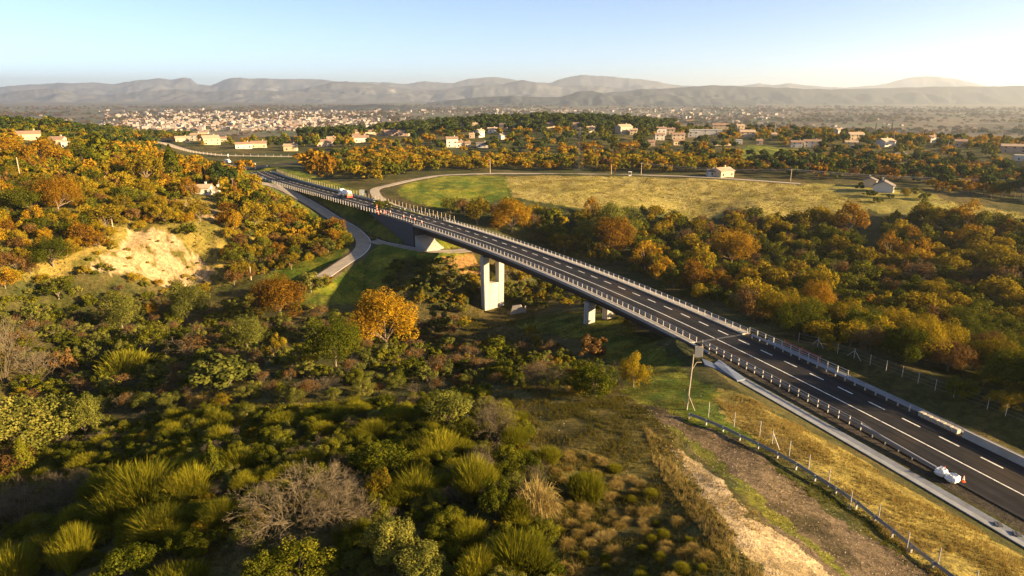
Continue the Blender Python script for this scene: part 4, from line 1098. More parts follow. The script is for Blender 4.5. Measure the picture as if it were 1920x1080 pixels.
for kind, u, v, wp, hp, lab in HAND:
    x, y = hit(u, min(v, 1140)); z = h1(x, y); t = depth(x, y, z)
    W_ = wp * t / F * 1.02; H_ = hp * t / F / .93
    if kind == 'broom': W_ = min(W_, H_ * 1.3)
    if 'shrub' in kind: W_ = min(W_, H_ * 1.55)
    H_ = min(max(H_, W_ * .4), W_ * 3.5) if kind not in ('cypress', 'pine') else H_
    plant(kind, x, y, W_, H_, lab, None, t, z=z)
    OCC.append((x, y, W_ * .3))

# ------------------------------------------------------------------ houses
WALLS = {'cream': mat('cream_render', (.45, .35, .24), .9, .1, .5), 'white': mat('white_render', (.5, .455, .39), .9, .08, .5), 'tan': mat('tan_stone', (.48, .36, .22), .95, .15, .8), 'pink': mat('pink_render', (.42, .29, .21), .9, .1, .5), 'grey': mat('grey_render', (.38, .36, .34), .9, .1, .5)}
ROOFS = {'tile': mat('terracotta_tiles', (.24, .155, .105), .9, .2, 1.2, .4, 6), 'pale': mat('pale_tiles', (.34, .25, .17), .9, .2, 1.2, .4, 6), 'dark': mat('dark_tiles', (.13, .11, .10), .85, .2, 1.2), 'flat': mat('flat_roof', (.42, .39, .34), .9, .1, .5)}
HOUSES = []
def house(x, y, w_, d_, h_, rz, wall, roof, label, name='house', pitch=.42, windows=3, gable_x=True, chimney=True, z=None, group=None, cat='house'):
    z = (min(h1(x, y), h1(x + 2, y), h1(x - 2, y)) if z is None else z)
    root = empty(name, (x, y, z), rz); tag(root, label, cat, group)
    HOUSES.append((x, y, max(w_, d_) * .6))
    b = MB(); b.box((0, 0, h_ / 2 - 1), (w_, d_, h_ + 2))
    rh = pitch * d_ / 2
    if roof != 'flat':
        V = [(-w_ / 2, -d_ / 2, h_), (w_ / 2, -d_ / 2, h_), (w_ / 2, d_ / 2, h_), (-w_ / 2, d_ / 2, h_), (-w_ / 2, 0, h_ + rh), (w_ / 2, 0, h_ + rh)]
        b.add([(q[0], q[1], q[2] + .003) for q in V], [(0, 4, 3), (1, 2, 5), (0, 1, 5, 4), (3, 4, 5, 2)])
    b.build('wall', WALLS[wall], root)
    b = MB(); e = .5; th = .22
    if roof == 'flat': b.box((0, 0, h_ + .17), (w_ + .5, d_ + .5, .3)); r_ = b.build('roof', ROOFS[roof], root)
    else:
        for s in (-1, 1):
            lo = (s * (d_ / 2 + e), h_ - e * pitch + .06); hi = (0, h_ + rh + .06)
            V = [(-w_ / 2 - e, lo[0], lo[1]), (w_ / 2 + e, lo[0], lo[1]), (w_ / 2 + e, hi[0], hi[1]), (-w_ / 2 - e, hi[0], hi[1])]
            V += [(a, b_, c + th) for a, b_, c in V]
            b.add(V, [(0, 1, 2, 3), (7, 6, 5, 4), (0, 4, 5, 1), (1, 5, 6, 2), (2, 6, 7, 3), (3, 7, 4, 0)])
        r_ = b.build('roof', ROOFS[roof], root)
        if chimney:
            c = MB(); c.box((w_ * .25, d_ * .12, h_ + rh + .3), (.7, .7, 1.5)); c.box((w_ * .25, d_ * .12, h_ + rh + 1.11), (.9, .9, .12)); c.build('chimney', WALLS[wall], r_)
    fl = 1 if h_ < 4.6 else 2
    for f in range(fl):
        zc = 1.6 + f * 2.8
        for k in range(windows):
            xx = -w_ / 2 + w_ * (k + .5) / windows
            door = (f == 0 and k == windows // 2 and windows > 1)
            c = MB()
            if door: c.box((xx, -d_ / 2 - .03, 1.05), (1.0, .08, 2.1)); c.build('door', M['wood'], root)
            else: c.box((xx, -d_ / 2 - .03, zc), (1.1, .08, 1.25)); c.box((xx, -d_ / 2 - .06, zc - .68), (1.3, .14, .08)); c.build('window', M['glass'], root)
        c = MB(); c.box((w_ / 2 + .03, 0, zc), (.08, 1.1, 1.25)); c.box((w_ / 2 + .06, 0, zc - .68), (.14, 1.3, .08)); c.build('window', M['glass'], root)
    return root
# (u, v_base, width px, depth factor, storeys height m, wall, roof, degrees of turn)
HL = dict(left=[(50, 262, 38, .6, 3.4, 'tan', 'tile', 10), (107, 272, 24, .7, 3.6, 'cream', 'tile', -10), (123, 277, 12, .8, 3.2, 'white', 'flat', 0), (257, 251, 20, .8, 3.4, 'cream', 'tile', 20), (299, 251, 20, .7, 3.6, 'cream', 'pale', 0), (340, 266, 25, .6, 3.2, 'cream', 'pale', 15),
    (367, 264, 18, .7, 5.2, 'white', 'pale', -15), (393, 271, 30, .8, 5.0, 'tan', 'pale', 20), (420, 266, 13, .8, 3.2, 'cream', 'tile', 0), (380, 251, 18, .7, 3.2, 'cream', 'tile', 0), (455, 279, 30, .5, 3.4, 'white', 'tile', 10), (484, 277, 28, .6, 3.4, 'cream', 'tile', 5), (544, 283, 24, .6, 3.6, 'tan', 'pale', -5),
    (560, 247, 58, .35, 4.5, 'cream', 'tile', 2), (556, 240, 24, .8, 5.5, 'white', 'tile', 0)],
  mid=[(608, 275, 30, .6, 3.6, 'cream', 'tile', 10), (621, 266, 16, .8, 3.2, 'cream', 'pale', 0), (610, 246, 13, .8, 3.2, 'tan', 'tile', 0), (672, 246, 22, .6, 3.4, 'cream', 'pale', 12), (690, 249, 14, .8, 3.4, 'tan', 'tile', -12), (706, 243, 15, .8, 3.2, 'tan', 'pale', 0), (723, 244, 16, .8, 3.2, 'cream', 'tile', 0),
    (739, 242, 16, .7, 3.2, 'cream', 'pale', 20), (754, 240, 15, .8, 3.4, 'cream', 'tile', 0), (777, 244, 18, .7, 3.4, 'tan', 'pale', -20), (667, 253, 17, .8, 3.4, 'tan', 'tile', 0), (694, 254, 20, .7, 3.6, 'cream', 'tile', 8), (712, 254, 16, .8, 3.4, 'pink', 'tile', 0), (733, 254, 26, .6, 3.2, 'pink', 'tile', 6), (757, 255, 20, .7, 3.4, 'pink', 'tile', -8),
    (668, 261, 14, .8, 3.4, 'cream', 'tile', 0), (677, 267, 27, .6, 3.8, 'white', 'tile', 6)],
  centre=[(847, 276, 22, .7, 6.2, 'white', 'tile', 8), (862, 276, 11, .9, 3.6, 'white', 'tile', 8), (877, 276, 10, .8, 3.0, 'cream', 'tile', 0), (864, 238, 13, .8, 3.4, 'cream', 'tile', 0), (887, 242, 18, .6, 4.8, 'tan', 'pale', 5), (931, 226, 19, .6, 5.2, 'white', 'pale', 4), (944, 245, 14, .8, 5.2, 'cream', 'dark', -8),
    (962, 241, 11, .8, 3.4, 'cream', 'pale', 0), (923, 249, 19, .6, 3.4, 'white', 'pale', 15), (900, 257, 13, .9, 5.0, 'white', 'pale', 35), (885, 259, 10, .8, 3.0, 'tan', 'pale', 0), (941, 261, 10, .8, 3.2, 'white', 'pale', 30), (904, 277, 22, .4, 2.8, 'grey', 'dark', 0), (1030, 240, 19, .7, 3.6, 'cream', 'tile', 10), (1080, 240, 19, .7, 3.6, 'tan', 'tile', 0),
    (1107, 248, 16, .8, 3.6, 'cream', 'pale', 20), (1170, 251, 26, .8, 6.0, 'cream', 'pale', 28), (1188, 253, 14, .8, 4.2, 'tan', 'pale', 0), (1240, 254, 18, .6, 6.0, 'white', 'tile', 5), (1257, 252, 16, .7, 4.5, 'cream', 'tile', 0), (1237, 262, 18, .7, 4.2, 'white', 'tile', 4), (1272, 262, 24, .6, 4.2, 'cream', 'tile', 4), (1272, 272, 20, .6, 3.2, 'tan', 'tile', 10),
    (1222, 274, 12, .8, 3.2, 'pink', 'tile', 0), (1325, 254, 62, .25, 4.8, 'white', 'flat', -2), (1300, 257, 20, .7, 4.5, 'grey', 'flat', 0), (1295, 230, 18, .7, 4.0, 'white', 'tile', 24), (1352, 242, 30, .5, 4.0, 'tan', 'tile', 0), (1378, 230, 9, .8, 4.0, 'white', 'pale', 0)],
  right=[(1388, 245, 14, .8, 4.8, 'tan', 'pale', 10), (1402, 257, 28, .6, 4.6, 'cream', 'pale', 4), (1386, 270, 11, .7, 3.0, 'white', 'flat', 0), (1424, 271, 11, .7, 2.8, 'pink', 'tile', 0), (1451, 263, 9, .9, 5.0, 'cream', 'pale', 0), (1495, 277, 22, .6, 4.0, 'white', 'tile', 0), (1524, 277, 30, .5, 4.4, 'white', 'tile', -4), (1575, 252, 16, .8, 4.2, 'white', 'pale', 28),
    (1605, 263, 27, .7, 4.6, 'cream', 'pale', 15), (1597, 277, 22, .6, 4.0, 'tan', 'pale', 0), (1662, 274, 28, .8, 3.6, 'white', 'pale', 40), (1749, 267, 16, .8, 4.4, 'white', 'tile', 26), (1802, 275, 23, .7, 3.8, 'cream', 'tile', 0), (1802, 259, 24, .7, 4.0, 'grey', 'dark', 0), (1905, 287, 42, .4, 4.4, 'pink', 'pale', -3), (1918, 302, 24, .5, 3.4, 'white', 'flat', 0), (1690, 301, 20, .6, 3.8, 'grey', 'dark', 8)])
ZN = {'left': 'above the upper dirt road', 'mid': 'in the dense village cluster', 'centre': 'in the central village', 'right': 'in the right village'}
COLN = {'cream': 'cream', 'white': 'white', 'tan': 'tan stone', 'pink': 'pink', 'grey': 'grey'}; RFN = {'tile': 'terracotta roof', 'pale': 'pale tiled roof', 'dark': 'dark roof', 'flat': 'flat roof'}
ORD = ['leftmost', 'second', 'third', 'fourth', 'fifth', 'sixth', 'seventh', 'eighth', 'ninth', 'tenth', 'eleventh', 'twelfth']
for zn, L in HL.items():
    L = sorted(L)
    cnt = {}
    for q in L: cnt[(q[5], q[6])] = cnt.get((q[5], q[6]), 0) + 1
    seen = {}
    for (u, v, wp, df, hh, wa, ro, dg) in L:
        x, y = hit(u, v); t = depth(x, y, h1(x, y)); w_ = wp * t / F
        if w_ > 90: continue
        k = seen.get((wa, ro), 0); seen[(wa, ro)] = k + 1
        lab = COLN[wa] + ' ' + ('two storey ' if hh > 4.6 else '') + 'house with ' + RFN[ro] + ' ' + ZN[zn]
        if cnt[(wa, ro)] > 1: lab = lab.replace('two storey ', 'tall '); lab = ORD[k] + (' from left, ' if k else ', ') + lab
        house(x, y + w_ * .2, w_ * .98, max(6, w_ * df), hh * 1.2, radians(dg) - math.atan2(x, y) * .6, wa, ro, lab, windows=2 if w_ < 12 else 3)
# nearer buildings
def at_px(u, v): x, y = hit(u, v); return x, y, depth(x, y, h1(x, y)) / F
x, y, k = at_px(1664, 361); house(x, y + 4, 30 * k, 34 * k, 3.0, radians(58), 'white', 'dark', 'white gabled house with dark roof beside the dry field at right', windows=3, pitch=.5)
x, y, k = at_px(1640, 353); house(x, y + 5, 20 * k, 22 * k, 3.2, radians(58), 'cream', 'dark', 'darker rear wing behind the white gabled house at right', windows=2)
x, y, k = at_px(1358, 332); house(x, y + 4, 34 * k, 26 * k, 3.4, radians(30), 'tan', 'pale', 'tan farmhouse with pale roof at the top edge of the dry field', windows=3)
x, y, k = at_px(1336, 332); house(x, y + 3, 16 * k, 14 * k, 2.8, radians(0), 'grey', 'dark', 'low grey outbuilding left of the tan farmhouse', name='shed', windows=1, cat='shed')
x, y, k = at_px(372, 364); house(x, y + 3, 36 * k, 24 * k, 3.0, radians(8), 'white', 'pale', 'small white house with pale roof on the left hill above the cliff', windows=3)
x, y, k = at_px(400, 364); house(x, y + 2, 22 * k, 14 * k, 2.6, radians(2), 'white', 'pale', 'low white annex right of the small white hill house', windows=2)
x, y, k = at_px(1181, 330); house(x, y, 5 * k, 4 * k, 2.2, 0, 'white', 'flat', 'tiny white hut at the top edge of the dry field', name='hut', windows=1, cat='hut', chimney=False)
def wall_(u0, u1, v, hgt, m, label):
    a = hit(u0, v); c = hit(u1, v); b = MB(); z = (h1(*a) + h1(*c)) / 2; o = ((a[0] + c[0]) / 2, (a[1] + c[1]) / 2)
    L = math.hypot(c[0] - a[0], c[1] - a[1]); b.box((0, 0, hgt / 2 - 1), (L, .5, hgt + 2)); b.box((0, 0, hgt + .08), (L + .2, .8, .14))
    ob = b.build('garden_wall', WALLS[m]); ob.location = (o[0], o[1], z); ob.rotation_euler = (0, 0, math.atan2(c[1] - a[1], c[0] - a[0])); tag(ob, label, 'wall')
wall_(236, 272, 266, 2.4, 'cream', 'pale boundary wall at the far left end of the upper road')
wall_(284, 326, 264, 2.4, 'cream', 'long pale boundary wall above the road bend at left')
wall_(1340, 1372, 273, 2.0, 'cream', 'long pale garden wall below the white warehouse')

# ------------------------------------------------------------------ town in the plain
def town():
    g = np.random.default_rng(5)
    def bmesh_(w_, d_, h_, fl):
        b = MB(); b.box((0, 0, h_ / 2), (w_, d_, h_), mi=0)
        if fl: b.box((0, 0, h_ + .3), (w_ * .98, d_ * .98, .5), mi=1); b.box((w_ * .2, 0, h_ + 1.4), (w_ * .2, d_ * .3, 1.8), mi=0)
        else: b.add([(-w_ / 2 - .5, -d_ / 2 - .5, h_), (w_ / 2 + .5, -d_ / 2 - .5, h_), (w_ / 2 + .5, d_ / 2 + .5, h_), (-w_ / 2 - .5, d_ / 2 + .5, h_), (-w_ / 2, 0, h_ + d_ * .2), (w_ / 2, 0, h_ + d_ * .2)], [(0, 4, 3), (1, 2, 5), (0, 1, 5, 4), (3, 4, 5, 2)], 1)
        for f in range(int(h_ // 4)):     # window bands proud of the wall
            b.box((0, -d_ / 2 - .05, 2.5 + 4 * f), (w_ * .9, .12, 1.3), mi=2)
        return b
    protos = []; TW = {'white': mat('town_white', (.27, .235, .205)), 'cream': mat('town_cream', (.22, .175, .135))}; TR = {'tile': mat('town_tile', (.18, .105, .065)), 'pale': mat('town_pale_tile', (.24, .17, .12)), 'flat': mat('town_flat', (.24, .22, .19))}
    for w_, d_, h_, fl, wa, ro in ((14, 10, 6, 0, 'white', 'tile'), (16, 11, 7, 0, 'cream', 'tile'), (34, 12, 12, 1, 'white', 'flat'), (22, 14, 16, 1, 'white', 'flat'), (60, 25, 8, 1, 'white', 'flat'), (12, 12, 7, 0, 'cream', 'pale')):
        b = bmesh_(w_, d_, h_, fl); me = bpy.data.meshes.new('town_building'); me.from_pydata(b.v, [], b.f)
        for m in (TW[wa], TR[ro], M['glass']): me.materials.append(m)
        me.polygons.foreach_set('material_index', b.m); protos.append((me, b, wa, ro))
    spots = []
    for _ in range(60000):
        if len(spots) > 2500: break
        u = g.uniform(-100, 2020); v = g.uniform(196, 248)
        # density of the town across the picture plane's ground, measured on the plain
        d = 0
        if 190 < u < 760 and 206 < v < 246: d = 1.0 * math.exp(-((u - 470) / 240) ** 2) * (1 if v > 212 else .5) * (1 if v < 232 + (u - 240) * .02 else .8)
        if 900 < u < 1480 and 204 < v < 224: d = max(d, .25 if v < 214 or u > 1150 else .12)
        if 560 < u < 1000 and 203 < v < 212: d = max(d, .35)
        d = max(d, .012)
        if g.uniform() > d: continue
        x, y = un(u, v, -60); r = math.hypot(x, y)
        if r < 1850 or r > 7500: continue
        k = g.choice(6, p=[.3, .27, .12, .08, .05, .18]) if not (u > 900 and d > .3) else g.choice(6, p=[.1, .1, .25, .2, .25, .1])
        spots.append((r, x, y, int(k), g.uniform(0, 3.14), g.uniform(.5, .9), u))
    spots.sort(key=lambda s: s[0] / (3 if s[3] in (2, 3, 4) else 1)); zs = height(np.array([s[1] for s in spots]), np.array([s[2] for s in spots]))
    desc = {0: 'white town building with tiled roof', 1: 'cream town building with tiled roof', 2: 'white flat roofed apartment block', 3: 'tall white flat roofed block', 4: 'long white industrial hall', 5: 'cream square town building'}
    vv, ff, mm = [], [], []; V = []; Fc = []; MI = []; off = 0
    names = ['cream', 'white', 'tile', 'pale', 'flat']
    for i, (r, x, y, k, a, s, u) in enumerate(spots):
        me, b, wa, ro = protos[k]
        if i < 220:
            o = link('town_building', me); o.location = (x, y, zs[i] - .5); o.rotation_euler = (0, 0, a); o.scale = (s, s, s)
            where = 'in the hazy town at left' if u < 800 else 'in the hazy town strip behind the central ridge' if u < 1200 else 'on the hazy plain at right'
            tag(o, desc[k] + ' ' + where, 'building', 'distant town buildings ' + ('left' if u < 800 else 'centre' if u < 1200 else 'right') + str('') + ' ' + desc[k].split()[0])
        else:
            A = np.array(b.v[:8 if k in (0, 1, 5) and False else None]) * s; c, sn = cos(a), sin(a)
            W = np.stack([A[:, 0] * c - A[:, 1] * sn + x, A[:, 0] * sn + A[:, 1] * c + y, A[:, 2] + zs[i] - .5], 1)
            V.append(W); mp = (0 if wa == 'cream' else 1, {'tile': 2, 'pale': 3, 'flat': 4}[ro], 5)
            Fc += [[q + off for q in f] for f in b.f]; MI += [mp[m] for m in b.m]; off += len(A)
    me = bpy.data.meshes.new('distant_town'); me.from_pydata(np.vstack(V).tolist(), [], Fc)
    for m in (TW['cream'], TW['white'], TR['tile'], TR['pale'], TR['flat'], M['glass']): me.materials.append(m)
    me.polygons.foreach_set('material_index', MI); o = link('distant_town', me); tag(o, 'hazy mass of distant town buildings across the plain', 'town', kind='stuff')
town()

# ------------------------------------------------------------------ mountains
def rock(name, lo, hi, pale):
    m = bpy.data.materials.new(name); m.use_nodes = True; N = m.node_tree.nodes; Lk = m.node_tree.links.new
    b = N['Principled BSDF']; b.inputs['Roughness'].default_value = 1; b.inputs['Specular IOR Level'].default_value = 0
    g = N.new('ShaderNodeNewGeometry'); n = N.new('ShaderNodeTexNoise'); n.inputs['Scale'].default_value = .003; n.inputs['Detail'].default_value = 8; n.inputs['Roughness'].default_value = .65
    Lk(g.outputs['Position'], n.inputs['Vector']); r = N.new('ShaderNodeValToRGB'); e = r.color_ramp.elements
    e[0].position = .35; e[0].color = (*lo, 1); e[1].position = .62; e[1].color = (*hi, 1); q = e.new(.75); q.color = (*pale, 1)
    Lk(n.outputs[0], r.inputs[0]); Lk(r.outputs[0], b.inputs['Base Color']); return m
MR = rock('mountain_rock', (.05, .058, .065), (.12, .122, .122), (.27, .26, .24)); MF = rock('wooded_hill', (.025, .031, .034), (.055, .058, .055), (.11, .10, .08))
def ridge(name, prof, D, width, m, seed):
    prof = np.array(prof, float); us = np.arange(prof[0, 0], prof[-1, 0], 3.0); vs = np.interp(us, prof[:, 0], prof[:, 1])
    vs = vs + 3.2 * fbm(us, us * 0 + seed, 26, seed, 4) + (2.2 * fbm(us, us * 0 + seed, 9, seed + 3, 2) if D > 11000 else 0)
    n = len(us); rows = np.linspace(-1, 1, 31); V = np.zeros((len(rows), n, 3))
    dx = (us - 960) / F; dy = (540 - vs) / F; Y = CP + dy * SP; Zr = -SP + dy * CP
    Dn = D * (1 + .06 * fbm(us, us * 0, 300, seed + 5, 2))
    for i, t in enumerate(rows):
        yy = Dn + width * t
        zc = CAMZ + Zr / Y * Dn; xx = dx / Y * yy
        base = -75.0
        f = 1 - abs(t) ** .85
        f = np.clip(f + .55 * (f * (1 - f)) * 4 * (np.abs(fbm(xx, yy * .5, width * .35, seed, 4)) * 2.4 - .35), 0, 1) if abs(t) > 1e-6 else 1.0
        V[i, :, 0] = xx; V[i, :, 1] = yy; V[i, :, 2] = base + (zc - base) * f
    # foreground rows must never rise above the crest line seen from nearby
    i, j = np.meshgrid(np.arange(len(rows) - 1), np.arange(n - 1), indexing='ij'); a = i * n + j
    Fq = np.stack([a, a + 1, a + n + 1, a + n], -1).reshape(-1, 4)
    o = link(name, np_mesh(name, V.reshape(-1, 3), [Fq], [m], True)); tag(o, kind='structure')
ridge('mountains', [(-500, 168), (-200, 166), (0, 163), (60, 158), (100, 156), (180, 155), (215, 158), (250, 152), (300, 147), (320, 150), (345, 145), (358, 147), (370, 157), (395, 160), (420, 150), (440, 146), (520, 148), (600, 149), (640, 153), (700, 154), (760, 157), (800, 152), (830, 156), (850, 157),
                    (880, 147), (930, 145), (960, 149), (1000, 155), (1030, 155), (1060, 145), (1090, 140), (1130, 142), (1180, 147), (1230, 153), (1250, 158), (1300, 162), (1390, 161), (1425, 156), (1450, 160), (1480, 157), (1540, 162), (1600, 165), (1900, 168), (2400, 168)], 16500, 2200, MR, 3)
ridge('far_mountain', [(1560, 168), (1610, 163), (1660, 157), (1700, 146), (1720, 143), (1760, 144), (1800, 150), (1850, 161), (1900, 168)], 17800, 1500, MR, 9)
ridge('mountains', [(520, 172), (570, 166), (620, 155), (650, 152), (700, 158), (740, 165), (800, 169), (830, 168), (880, 161), (940, 158), (980, 150), (1010, 155), (1050, 163), (1100, 160), (1180, 166), (1260, 168), (1300, 172)], 12500, 1500, MR, 15)
ridge('mountains', [(-500, 180), (-200, 176), (0, 176), (50, 168), (100, 166), (140, 174), (200, 178), (280, 170), (330, 167), (380, 172), (460, 168), (560, 172), (640, 176), (700, 180)], 11500, 1300, MR, 17)
ridge('hills', [(1020, 188), (1100, 180), (1150, 173), (1200, 168), (1290, 163), (1330, 160), (1450, 164), (1560, 168), (1640, 166), (1760, 163), (1860, 162), (2000, 161), (2500, 166)], 9200, 900, MF, 21)
ridge('hills', [(800, 193), (880, 184), (940, 180), (1010, 182), (1050, 181), (1080, 173), (1110, 171), (1150, 178), (1200, 180), (1230, 176), (1290, 181), (1360, 186), (1420, 190)], 8000, 600, MF, 27)
ridge('hills', [(560, 207), (600, 202), (640, 198), (700, 196), (760, 198), (800, 202), (860, 206)], 5200, 350, MF, 31)

# ------------------------------------------------------------------ scattered woods
def polar(a0, a1, r0, r1, n=12):
    A = [pol(a0 + (a1 - a0) * i / n, r1, 0)[:2] for i in range(n + 1)] + [pol(a1 + (a0 - a1) * i / n, r0, 0)[:2] for i in range(n + 1)]
    return A
def region_px(px): return P2W(px)
REGS = [ # name, polygon, spacing, kinds{kind:(p, wmin, wmax, hfac_min, hfac_max)}, phrase
 ('valley', region_px([(830, 397), (900, 388), (1000, 396), (1150, 408), (1300, 414), (1450, 418), (1600, 424), (1700, 406), (1800, 414), (2100, 450), (2250, 600), (2250, 830), (1960, 790), (1700, 690), (1560, 652), (1480, 628), (1390, 590), (1200, 515), (1000, 440), (900, 412)]), 5.6,
   {'orange': (.18, 6, 13, .75, 1.1), 'gold': (.2, 5, 12, .75, 1.1), 'green': (.44, 4, 10, .7, 1.05), 'russet': (.05, 5, 9, .8, 1), 'halfbare': (.15, 5, 10, .8, 1.2), 'pale': (.10, 4, 8, .8, 1)}, 'in the wooded valley right of the viaduct'),
 ('hill', region_px([(-300, 262), (0, 262), (230, 285), (330, 300), (450, 330), (480, 352), (520, 378), (600, 422), (655, 447), (645, 470), (560, 505), (500, 522), (450, 535), (400, 545), (420, 500), (380, 465), (330, 428), (240, 424), (190, 460), (130, 495), (150, 520), (0, 545), (-300, 570)]), 4.0,
   {'orange': (.24, 4, 10, .8, 1.1), 'gold': (.26, 4, 8, .8, 1.1), 'green': (.12, 5, 8, .8, 1), 'russet': (.07, 4, 7, .8, 1), 'pale': (.06, 4, 7, .8, 1), 'gold_shrub': (.15, 3, 5, .6, .9), 'halfbare': (.04, 4, 7, .9, 1.1), 'green_shrub': (.1, 3, 5, .6, .9)}, 'on the left hillside'),
 ('cliffscrub', region_px([(130, 440), (330, 425), (420, 480), (415, 540), (130, 520)]), 3.4, {'gold_shrub': (.5, 1.0, 2.6, .6, .9), 'green_shrub': (.3, 1.0, 2.4, .6, .9), 'pale_shrub': (.2, 1, 2.2, .6, .9)}, 'on the bare earth cliff'),
 ('cliffside', region_px([(110, 420), (240, 402), (345, 412), (435, 478), (430, 545), (120, 528)]), 3.9, {'gold_shrub': (.35, 2, 5, .6, .9), 'gold': (.2, 4, 7, .8, 1), 'green_shrub': (.2, 2, 4, .6, .9), 'orange': (.15, 4, 7, .8, 1), 'russet_shrub': (.1, 2, 4, .6, .9)}, 'around the bare earth cliff'),
 ('ravine', region_px([(-200, 560), (100, 530), (400, 560), (500, 545), (600, 580), (720, 610), (850, 600), (905, 606), (900, 640), (1000, 650), (1080, 680), (1120, 720), (1000, 735), (900, 720), (700, 750), (500, 760), (300, 780), (0, 760), (-200, 800)]), 4.2,
   {'green_shrub': (.42, 2.5, 5.5, .6, .9), 'pale_shrub': (.2, 2.5, 5.5, .6, .9), 'halfbare': (.14, 3, 5, .7, 1), 'gold_shrub': (.06, 2, 4, .6, .9), 'russet_shrub': (.04, 2, 4, .5, .8), 'bare': (.14, 2.5, 4, .6, .9)}, 'in the shaded ravine at left'),
 ('pier', region_px([(735, 505), (800, 490), (890, 500), (1010, 530), (1040, 560), (1010, 585), (850, 585), (770, 570), (720, 540)]), 3.5,
   {'gold_shrub': (.4, 3, 6, .7, 1), 'pale_shrub': (.25, 3, 5, .7, 1), 'green_shrub': (.2, 2.5, 5, .6, .9), 'russet_shrub': (.15, 2.5, 4, .6, .9)}, 'on the slope under the viaduct'),
 ('beyond', region_px([(1010, 560), (1080, 575), (1200, 620), (1270, 640), (1200, 600), (1100, 540), (1000, 500)]), 5,
   {'gold_shrub': (.4, 3, 5, .6, .9), 'green_shrub': (.6, 3, 5, .6, .9)}, 'in the shade below the viaduct'),
 ('fg', region_px([(-200, 800), (300, 785), (560, 770), (700, 765), (900, 735), (960, 770), (1010, 850), (1030, 900), (1030, 1000), (1040, 1130), (-250, 1130)]), 2.0,
   {'broom': (.32, 1.8, 3.6, .75, 1.1), 'gold_shrub': (.06, 1.2, 2.6, .6, .9), 'green_shrub': (.28, 1.8, 3.6, .6, .95), 'pale_shrub': (.1, 1.6, 3.2, .6, .9), 'bare': (.12, 1.5, 3, .7, 1), 'tuft': (.09, .9, 1.6, .7, 1), 'russet_shrub': (.03, 1, 2, .6, .9)}, 'in the foreground scrub'),
 ('track', region_px([(1035, 850), (1080, 840), (1200, 900), (1420, 1130), (1050, 1130)]), 1.9, {'tuft': (.6, .7, 1.3, .7, 1), 'broom': (.4, .7, 1.4, .7, 1)}, 'on the worn ground beside the track'),
 ('slope', region_px([(900, 640), (1060, 650), (1180, 740), (1050, 745), (920, 715)]), 3.0, {'green_shrub': (.35, 1.5, 3.4, .5, .8), 'gold_shrub': (.3, 1.5, 3, .5, .8), 'tuft': (.35, 1, 1.6, .6, .8)}, 'on the slope below the grass bank'),
 ('mid', region_px([(560, 300), (650, 290), (900, 292), (1060, 300), (1200, 292), (1380, 296), (1400, 326), (1300, 327), (1060, 320), (930, 319), (820, 322), (740, 331), (690, 342), (600, 325), (560, 312)]), 8.5,
   {'orange': (.3, 7, 12, .7, .85), 'gold': (.3, 7, 12, .7, .85), 'green': (.14, 7, 10, .8, 1), 'pine': (.06, 8, 11, .9, 1.1), 'russet': (.12, 7, 11, .8, 1), 'halfbare': (.06, 6, 9, .8, 1)}, 'in the woods behind the dry field'),
 ('rightmid', region_px([(1400, 304), (1600, 296), (1950, 326), (2250, 360), (2250, 400), (1930, 385), (1740, 358), (1700, 345), (1600, 340), (1500, 336), (1400, 328)]), 8.5,
   {'green': (.3, 8, 12, .8, 1), 'pine': (.25, 8, 12, .9, 1.1), 'orange': (.14, 7, 11, .8, 1), 'halfbare': (.14, 7, 10, .8, 1), 'gold': (.1, 7, 10, .8, 1), 'russet': (.07, 6, 9, .8, 1)}, 'in the dark woods at right behind the fields'),
 ('village', polar(-30, 42, 530, 745), 15, {'green': (.3, 7, 12, .8, 1.1), 'pine': (.24, 8, 13, .8, 1.0), 'orange': (.16, 7, 11, .8, 1), 'gold': (.14, 6, 10, .8, 1), 'cone': (.06, 5, 8, 1.3, 1.8), 'halfbare': (.07, 6, 9, .8, 1), 'cypress': (.03, 3, 4, 3.0, 4)}, 'between the village houses'),
 ('ridge', polar(-17, 13, 735, 960), 8.0, {'pine': (.7, 9, 14, .8, 1.1), 'green': (.2, 8, 12, .8, 1.1), 'cone': (.1, 6, 9, 1.3, 1.6)}, 'on the wooded ridge above the village'),
 ('ridge_right', polar(13, 42, 735, 900), 12.0, {'pine': (.3, 8, 12, .8, 1.0), 'green': (.25, 8, 12, .7, .9), 'orange': (.25, 8, 12, .7, .9), 'gold': (.15, 7, 10, .7, .9), 'cypress': (.05, 3, 4, 3.0, 4)}, 'along the right hand ridge'),
 ('ridge_left', polar(-45, -24, 560, 900), 8.0, {'green': (.4, 7, 11, .7, .9), 'pine': (.25, 8, 11, .8, 1.0), 'gold': (.18, 7, 10, .7, .9), 'russet': (.17, 7, 10, .7, .9)}, 'on the left wooded skyline hill'),
 ('leftvillage', polar(-32, -14, 430, 560), 14.0, {'green': (.35, 7, 10, .8, 1), 'orange': (.2, 7, 10, .8, 1), 'gold': (.25, 6, 9, .8, 1), 'pine': (.2, 8, 11, .8, 1)}, 'around the houses above the road'),
]
GAPS = [P2W([(290, 266), (600, 287), (600, 305), (560, 322), (470, 332), (390, 316), (300, 300)]), P2W([(885, 560), (990, 560), (1000, 655), (865, 650)]), REG['field'], REG['field_right'], REG['greenfield'], REG['villagegreen'], CLIFFP, CLIFF2, REG['greenbank'], REG['goldbank']]
CAND = []
g2 = np.random.default_rng(77)
